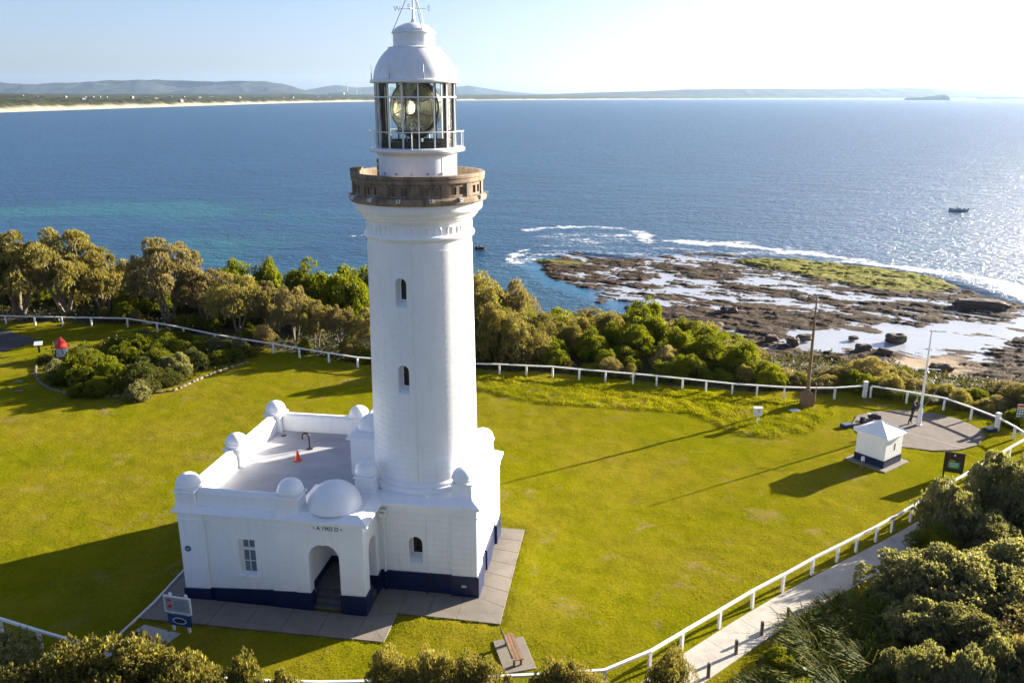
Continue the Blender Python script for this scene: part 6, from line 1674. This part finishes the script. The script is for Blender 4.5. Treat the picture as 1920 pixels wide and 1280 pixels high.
def clump_crown(r, C, Rc, nros, nl, l0, l1, wr, spread, squash=0.8, flower=0.0, low=0.25):
    K = len(C)
    n = K * nros
    idx = np.repeat(np.arange(K), nros)
    q = unit(r.normal(size=(n, 3)))
    q[:, 2] = np.where(r.uniform(size=n) < low, q[:, 2], np.abs(q[:, 2]))
    rad = Rc[idx] * r.uniform(0.72, 1.05, n)
    P = C[idx] + q * rad[:, None] * np.array([1, 1, squash])
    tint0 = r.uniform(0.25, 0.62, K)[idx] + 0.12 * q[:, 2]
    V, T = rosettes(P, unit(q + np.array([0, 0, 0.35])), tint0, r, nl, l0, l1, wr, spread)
    if flower:
        m = r.uniform(size=n) < flower
        Pf = P[m]
        up = unit(q[m] * 0.5 + np.array([0, 0, 1.0]))
        for a_ in range(2):
            sv = unit(np.cross(up, unit(r.normal(size=up.shape))))
            Vf = leaf_quads(Pf, up, sv, np.full(len(Pf), l1 * 0.95), np.full(len(Pf), l1 * 0.55))
            V = np.concatenate([V, Vf])
            T = np.concatenate([T, np.ones(len(Pf) * 4)])
    return V, T

def finish(name, V, T, mat):
    return np_mesh(name, V, np.arange(len(V)).reshape(-1, 4), mat, False, {'tint': T})

def make_shrub(seed, leaf, K=42, nros=46, nl=5, l0=0.055, l1=0.10, wr=0.42, spread=0.9, flower=0.0, open_=0.0):
    r = np.random.default_rng(seed)
    a_ = r.uniform(0, 2 * np.pi, K)
    zz = r.uniform(0.02, 1, K) ** 0.8
    rr_ = np.sqrt(np.clip(1 - zz ** 2.2, 0.02, 1)) * r.uniform(0.55, 0.86, K)
    lump = 1 + 0.24 * np.sin(3 * a_ + seed) * (1 - zz * .6) + 0.12 * np.sin(5 * a_ + 2 * seed)
    C = np.stack([np.cos(a_) * rr_ * lump, np.sin(a_) * rr_ * lump, 0.14 + zz * 0.70 * r.uniform(0.80, 1.12, K) * (1 + 0.12 * np.sin(2 * a_ + seed))], 1)
    Rc = r.uniform(0.10, 0.27, K)
    V, T = clump_crown(r, C, Rc, nros, nl, l0, l1, wr, spread, 0.75, flower)
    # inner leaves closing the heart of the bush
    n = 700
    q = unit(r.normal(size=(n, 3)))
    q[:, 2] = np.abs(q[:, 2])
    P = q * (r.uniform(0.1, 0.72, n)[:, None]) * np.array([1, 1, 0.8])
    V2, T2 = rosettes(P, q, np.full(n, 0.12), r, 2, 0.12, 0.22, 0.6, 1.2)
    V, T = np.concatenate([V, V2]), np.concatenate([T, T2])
    crown = finish('crown', V, T, leaf)
    tb = MB()
    for k in range(6):
        c = C[r.integers(K)]
        b = np.array([r.uniform(-.08, .08), r.uniform(-.08, .08), -0.06])
        mid = b * 0.4 + c * 0.5 + np.array([0, 0, 0.05]) + r.normal(size=3) * 0.04
        tb.tube([tuple(b), tuple(mid), tuple(c)], [0.035, 0.022, 0.008], 5)
    return tb.mesh('trunk', M['bark']), crown

def make_tree(seed, leaf, K=58, nros=95, l0=0.030, l1=0.055, lean=0.15):
    r = np.random.default_rng(seed)
    a_ = r.uniform(0, 2 * np.pi, K)
    u_ = np.sqrt(r.uniform(0.03, 1, K))
    top = np.sqrt(np.clip(1 - u_ ** 2 * 0.9, 0.05, 1))
    C = np.stack([np.cos(a_) * u_ * 0.88 + lean * 0.4, np.sin(a_) * u_ * 0.88, 0.30 + 0.60 * top * r.uniform(0.30, 1.05, K)], 1)
    C[:, 2] += 0.04 * np.sin(a_ * 3 + seed)
    Rc = r.uniform(0.10, 0.24, K)
    V, T = clump_crown(r, C, Rc, nros, 5, l0, l1, 0.42, 0.9, 0.5, 0.0, 0.3)
    crown = finish('crown', V, T, leaf)
    tb = MB()
    nt = 3
    forks = []
    for k in range(nt):
        b0 = np.array([r.uniform(-.12, .12), r.uniform(-.10, .10), -0.02])
        ang = 2 * np.pi * (k + r.uniform(-.3, .3)) / nt
        f = np.array([math.cos(ang) * 0.30 + lean * 0.3, math.sin(ang) * 0.26, 0.36 + r.uniform(-.04, .08)])
        m1 = b0 * 0.6 + f * 0.4 + np.array([r.uniform(-.05, .05), r.uniform(-.05, .05), 0.0])
        tb.tube([tuple(b0), tuple(m1), tuple(f)], [0.050, 0.038, 0.026], 8)
        forks.append(f)
    for c in C:
        f = min(forks, key=lambda q_: np.linalg.norm(q_ - c))
        m1 = f * 0.5 + c * 0.5 + np.array([0, 0, -0.03]) + r.normal(size=3) * 0.03
        m2 = f * 0.2 + c * 0.8 + r.normal(size=3) * 0.02
        tb.tube([tuple(f), tuple(m1), tuple(m2), tuple(c + np.array([0, 0, 0.03]))], [0.017, 0.011, 0.007, 0.003], 5, cap=False)
        for _ in range(5):
            e = c + unit(r.normal(size=(1, 3)))[0] * 0.15 * np.array([1, 1, 0.6])
            tb.tube([tuple(m2), tuple(e)], [0.005, 0.002], 4, cap=False)
    return tb.mesh('trunk', M['bark']), crown

def make_strap(seed, leaf):
    r = np.random.default_rng(seed)
    n = 520
    b = np.stack([r.normal(0, 0.30, n), r.normal(0, 0.30, n), np.zeros(n)], 1)
    out = unit(np.stack([b[:, 0] + r.normal(0, .25, n), b[:, 1] + r.normal(0, .25, n), np.zeros(n)], 1))
    L_ = r.uniform(0.7, 1.1, n)
    s = np.cross(out, np.array([0, 0, 1.0]))
    w = 0.018
    p0 = b
    p1 = b + out * (0.22 * L_)[:, None] + np.array([0, 0, 1]) * (0.62 * L_)[:, None]
    p2 = b + out * (0.62 * L_)[:, None] + np.array([0, 0, 1]) * (0.78 * L_)[:, None]
    p3 = b + out * (0.98 * L_)[:, None] + np.array([0, 0, 1]) * (0.60 * L_)[:, None]
    V = []
    for a_, c_, wa, wc in ((p0, p1, w, w), (p1, p2, w, w * 0.9), (p2, p3, w * 0.9, w * 0.15)):
        V.append(np.stack([a_ - s * wa, a_ + s * wa, c_ + s * wc, c_ - s * wc], 1))
    V = np.concatenate(V).reshape(-1, 3)
    T = np.tile(np.repeat(np.clip(r.normal(0.5, 0.25, n), 0, 1), 4), 3)
    tb = MB().lathe([(0.3, -0.05), (0.2, 0.06), (0.001, 0.1)], 10)
    return tb.mesh('root_crown', M['bark']), finish('leaf_tuft', V, T, leaf)

VEG = {
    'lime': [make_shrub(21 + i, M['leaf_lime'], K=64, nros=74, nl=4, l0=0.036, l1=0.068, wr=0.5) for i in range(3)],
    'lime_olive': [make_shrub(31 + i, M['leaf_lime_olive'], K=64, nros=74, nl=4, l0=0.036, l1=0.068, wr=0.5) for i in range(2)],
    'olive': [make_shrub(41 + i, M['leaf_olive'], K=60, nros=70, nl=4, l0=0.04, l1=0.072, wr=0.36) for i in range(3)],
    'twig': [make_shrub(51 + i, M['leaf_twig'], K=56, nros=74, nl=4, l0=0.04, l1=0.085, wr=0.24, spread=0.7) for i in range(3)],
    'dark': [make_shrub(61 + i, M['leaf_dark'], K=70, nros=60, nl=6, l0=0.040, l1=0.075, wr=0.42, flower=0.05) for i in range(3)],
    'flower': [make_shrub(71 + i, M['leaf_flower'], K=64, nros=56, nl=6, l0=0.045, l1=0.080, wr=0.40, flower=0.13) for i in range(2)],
    'strap': [make_strap(81 + i, M['leaf_strap']) for i in range(2)],
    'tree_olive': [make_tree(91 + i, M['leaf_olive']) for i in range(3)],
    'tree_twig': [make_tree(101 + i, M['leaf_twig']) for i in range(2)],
}
NAMES = {'lime': ('coastal_shrub', 'bright green shrub', 'shrub'), 'lime_olive': ('coastal_shrub', 'yellow-green shrub', 'shrub'), 'olive': ('banksia_shrub', 'olive shrub', 'shrub'), 'twig': ('tea_tree_shrub', 'grey-brown shrub', 'shrub'),
         'dark': ('banksia_shrub', 'dark grey-green shrub', 'shrub'), 'flower': ('banksia_shrub', 'shrub with golden flower spikes', 'shrub'), 'strap': ('strappy_clump', 'strappy-leaved clump', 'plant'),
         'tree_olive': ('banksia_tree', 'spreading olive tree', 'tree'), 'tree_twig': ('tea_tree', 'twiggy grey-brown tree', 'tree')}
vr = random.Random(17)
USED = {}
PLANTS = []
def plant(*a):
    PLANTS.append(a)
def plant_now(x, y, z, h, rad, kind, label, group):
    tm, cm = vr.choice(VEG[kind])
    nm, _, cat = NAMES[kind]
    root = empty(nm, (x, y, z), vr.uniform(0, 6.28))
    k = USED.get(label, 0)
    USED[label] = k + 1
    tag(root, label, cat, group)
    hh = h / (0.98 if kind == 'strap' else 1.05 if kind.startswith('tree') else 1.15)
    rad = rad / (1.0 if kind == 'strap' else 1.08)
    ex = vr.uniform(0.88, 1.14)
    for m_ in (tm, cm):
        link(m_.name.split('.')[0], m_, root, scale=(rad * ex, rad / ex, hh))
    root.rotation_euler[0], root.rotation_euler[1] = vr.uniform(-.07, .07), vr.uniform(-.07, .07)
ORD = ['first', 'second', 'third', 'fourth', 'fifth', 'sixth', 'seventh', 'eighth', 'ninth', 'tenth', 'eleventh', 'twelfth', 'thirteenth', 'fourteenth', 'fifteenth', 'sixteenth', 'seventeenth', 'eighteenth', 'nineteenth', 'twentieth']
farp = np.array(FAR)
for (x, y, h, rad, kind) in SCRUB:
    d = np.hypot(farp[:, 0] - x, (farp[:, 1] - y) * 0.35)
    i = int(np.argmin(d))
    gap_ = float(np.min(np.hypot(farp[:, 0] - x, farp[:, 1] - y)))
    side, n_ = ('right', i - 21) if x > -6 else ('left', 16 - i)
    n_ = max(0, min(n_, 19))
    row = 'just behind' if gap_ < 4.5 else ('a little behind' if gap_ < 11 else ('downhill behind' if gap_ < 24 else 'far behind'))
    size = 'low ' if h < 2.0 else ('tall ' if h > 4.6 else '')
    if x > 29.5:
        row = row.replace('behind', 'beyond')
        lab = f"{size}{NAMES[kind][1]} {row} the flagpole corner fence" if x < 34 else f"{size}{NAMES[kind][1]} {row} the far right end of the fence"
    else:
        lab = f"{size}{NAMES[kind][1]} {row} the {ORD[n_]} fence post {side} of tower"
    z = float(plateau_h(np.array([x]), np.array([y]))[0]) - 0.25
    plant(x, y, z, h + 0.2, rad, kind, lab, 'coastal trees and scrub behind the seaward fence')
rows = {}
for (x, y, h, rad, kind) in sorted(FOREGROUND):
    if x < 7:
        place = ('at the lower left corner' if x < -16 else 'at the bottom left' if x < -11 else 'at the bottom below the information board' if x < -7 else 'at the bottom below the porch' if x < -3.5 else 'at the bottom left of the bench' if x < 0 else 'at the bottom right of the bench' if x < 4 else 'at the bottom end of the footpath')
        size = 'tall ' if h > 3.4 else ('low ' if h < 1.3 else '')
        lab = f"{size}{NAMES[kind][1]} {place}"
    else:
        row = 'nearest' if y < 29.3 else 'near' if y < 31.0 else 'middle' if y < 33.2 else 'upper' if y < 37.5 else 'topmost'
        k = rows[(kind, row)] = rows.get((kind, row), -1) + 1
        lab = f"{NAMES[kind][1]}, {ORD[k]} from left in the {row} row beside the footpath"
    plant(x, y, -0.1, h + 0.1, rad, kind, lab, 'foreground plants outside the fence')
for j, (x, y, h, rad, kind) in enumerate(GARDEN_SHRUBS):
    place = ('left' if x < -36 else 'right' if x < -100 or x > -29.5 else 'middle')
    row = 'front' if y < 66.5 else ('centre' if y < 71.5 else 'rear' if y < 76 else 'fence side')
    size = 'tall ' if h > 2.6 else ('low ' if h < 1.2 else '')
    plant(x, y, -0.05, h + 0.1, rad, kind, f"{size}{NAMES[kind][1]} in the stone-edged bed, {place} {row}", 'shrubs in the stone-edged garden bed')

same = {}
for a in PLANTS:
    same.setdefault(a[6], []).append(a)
for a in PLANTS:
    mates = sorted(same[a[6]], key=lambda q_: q_[0] / q_[1])
    lab = a[6]
    if len(mates) == 2:
        lab += ', left one' if mates[0] is a else ', right one'
    elif len(mates) == 3:
        lab += ', ' + ('left', 'middle', 'right')[[i for i, q_ in enumerate(mates) if q_ is a][0]] + ' one'
    elif len(mates) > 3:
        lab += ', ' + ORD[[i for i, q_ in enumerate(mates) if q_ is a][0]] + ' from left'
    plant_now(*a[:6], lab, a[7])
# undergrowth between the shrubs: nobody could count it
r = np.random.default_rng(5)
N = 110000
x = r.uniform(-80, 60, N)
y = r.uniform(24, 125, N)
ok = (poly_sd(x, y, LAWN_EDGE) > 0.2) & (poly_sd(x, y, PLATEAU) < np.where(x > 25, 9, 44))
pathd = line_d(x, y, PL)
right_of = (x - 0.72 * (y - 20) > 0.2) & (y < 56)
near_ok = right_of & (line_d(x, y, [tuple(p) for p in (cl + rt) / 2]) > 1.05) & (x < 40) & (r.uniform(size=N) < 1.0)
far_ok = (y > 60) & (r.uniform(size=N) < 0.75)
bed = poly_sd(x, y, GARDEN) < -0.3
ok = (ok & (near_ok | far_ok)) | bed
x, y = x[ok], y[ok]
z = plateau_h(x, y) - 0.12
P = np.stack([x, y, z], 1)
nn = unit(np.stack([r.normal(0, .5, len(x)), r.normal(0, .5, len(x)), np.ones(len(x))], 1))
P = P + np.stack([np.zeros(len(x)), np.zeros(len(x)), np.abs(r.normal(0, 0.35, len(x))) * (0.6 + 0.6 * (fbm(x / 4, y / 4, 2, 6) > 0))], 1)
tint = 0.42 + 0.5 * fbm(x / 5, y / 5, 3, 33) + 0.2 * fbm(x, y, 2, 34)
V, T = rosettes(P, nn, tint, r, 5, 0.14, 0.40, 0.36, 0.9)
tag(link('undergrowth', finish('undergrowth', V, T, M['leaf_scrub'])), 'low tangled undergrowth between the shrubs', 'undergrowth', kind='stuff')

# ------------------------------------------------------------------ grass: blades over the lawn, long grass patch
r = np.random.default_rng(8)
N = 640000
# more blades per square metre near the camera
yy = 28 + (90 - 28) * r.uniform(size=N) ** 1.25
xx = r.uniform(-66, 37, N)
keepm = (np.abs(xx) < yy * 0.64 + 2) & (poly_sd(xx, yy, LAWN_EDGE) < 0.1)
for pg, mgn in ((APRON, 0.06), (BUILDING, 0.1), (PAD, 0.08), (HUTPAD, 0.1), (GARDEN, -0.1), (ROAD, 0.05)):
    keepm &= poly_sd(xx, yy, pg) > mgn - 0.06 + 0.16 * fbm(xx / 0.8, yy / 0.8, 3, 91)
keepm &= ~((xx > -19.6) & (xx < -14.6) & (yy < 34.0) & (poly_sd(xx, yy, [(-16.9, 33.9), (-19.3, 29.3), (-17.2, 28.6), (-14.95, 33.2)]) < 0.05))
keepm &= line_d(xx, yy, [tuple(p) for p in (cl + rt) / 2]) > 0.95
keepm &= poly_sd(xx, yy, [(-0.75, 33.0), (0.75, 32.6), (0.35, 30.4), (-1.2, 30.8)]) > 0.0
xx, yy = xx[keepm], yy[keepm]
lg = poly_sd(xx, yy, LONG)
longp = sstep(0.2, -0.5, lg)
zz = (fbm(xx / 1.1, yy / 1.1, 3, 21) * 0.030 + fbm(xx / 0.45, yy / 0.45, 2, 31) * 0.022 + fbm(xx / 9, yy / 9, 2, 3) * 0.05) + longp * (0.10 + 0.13 * fbm(xx / 0.8, yy / 0.8, 3, 77)) - 0.01
nb = len(xx)
h = r.uniform(0.025, 0.058, nb) * (1 + longp * 2.6 * r.uniform(0.3, 1, nb)) * (0.7 + 0.5 * (fbm(xx / 0.7, yy / 0.7, 2, 13) + 0.6))
ang = r.uniform(0, 2 * np.pi, nb)
wd = r.uniform(0.014, 0.030, nb)
lean = r.normal(0, 0.5, (nb, 2)) * h[:, None]
dx, dy = np.cos(ang) * wd, np.sin(ang) * wd
b = np.stack([xx, yy, zz], 1)
V = np.stack([b - np.stack([dx, dy, 0 * dx], 1), b + np.stack([dx, dy, 0 * dx], 1), b + np.concatenate([lean, h[:, None]], 1)], 1).reshape(-1, 3)
dryp = sstep(0.0, 0.45, fbm(xx / 7, yy / 7, 4, 55)) * 0.6 + sstep(0.1, 0.45, fbm(xx / 1.5, yy / 1.5, 3, 56)) * 0.45
swath = 0.07 * np.tanh(3 * np.sin((xx * 0.86 + yy * 0.51 + 1.5 * fbm(xx / 15, yy / 15, 2, 59)) * 2 * np.pi / 3.4))
tint = np.clip(0.35 + swath + 0.22 * fbm(xx / 13, yy / 13, 3, 60) + 0.25 * fbm(xx / 2.5, yy / 2.5, 3, 57) + dryp * 0.5 - longp * 0.18 + longp * 0.35 * fbm(xx / 0.6, yy / 0.6, 2, 58) + r.normal(0, .09, nb), 0, 1)
tag(link('lawn_grass', np_mesh('lawn_grass', V, np.arange(len(V)).reshape(-1, 3), M['grass_blade'], False, {'tint': np.repeat(tint, 3)})), 'short sunlit grass covering the whole lawn', 'grass', kind='stuff')
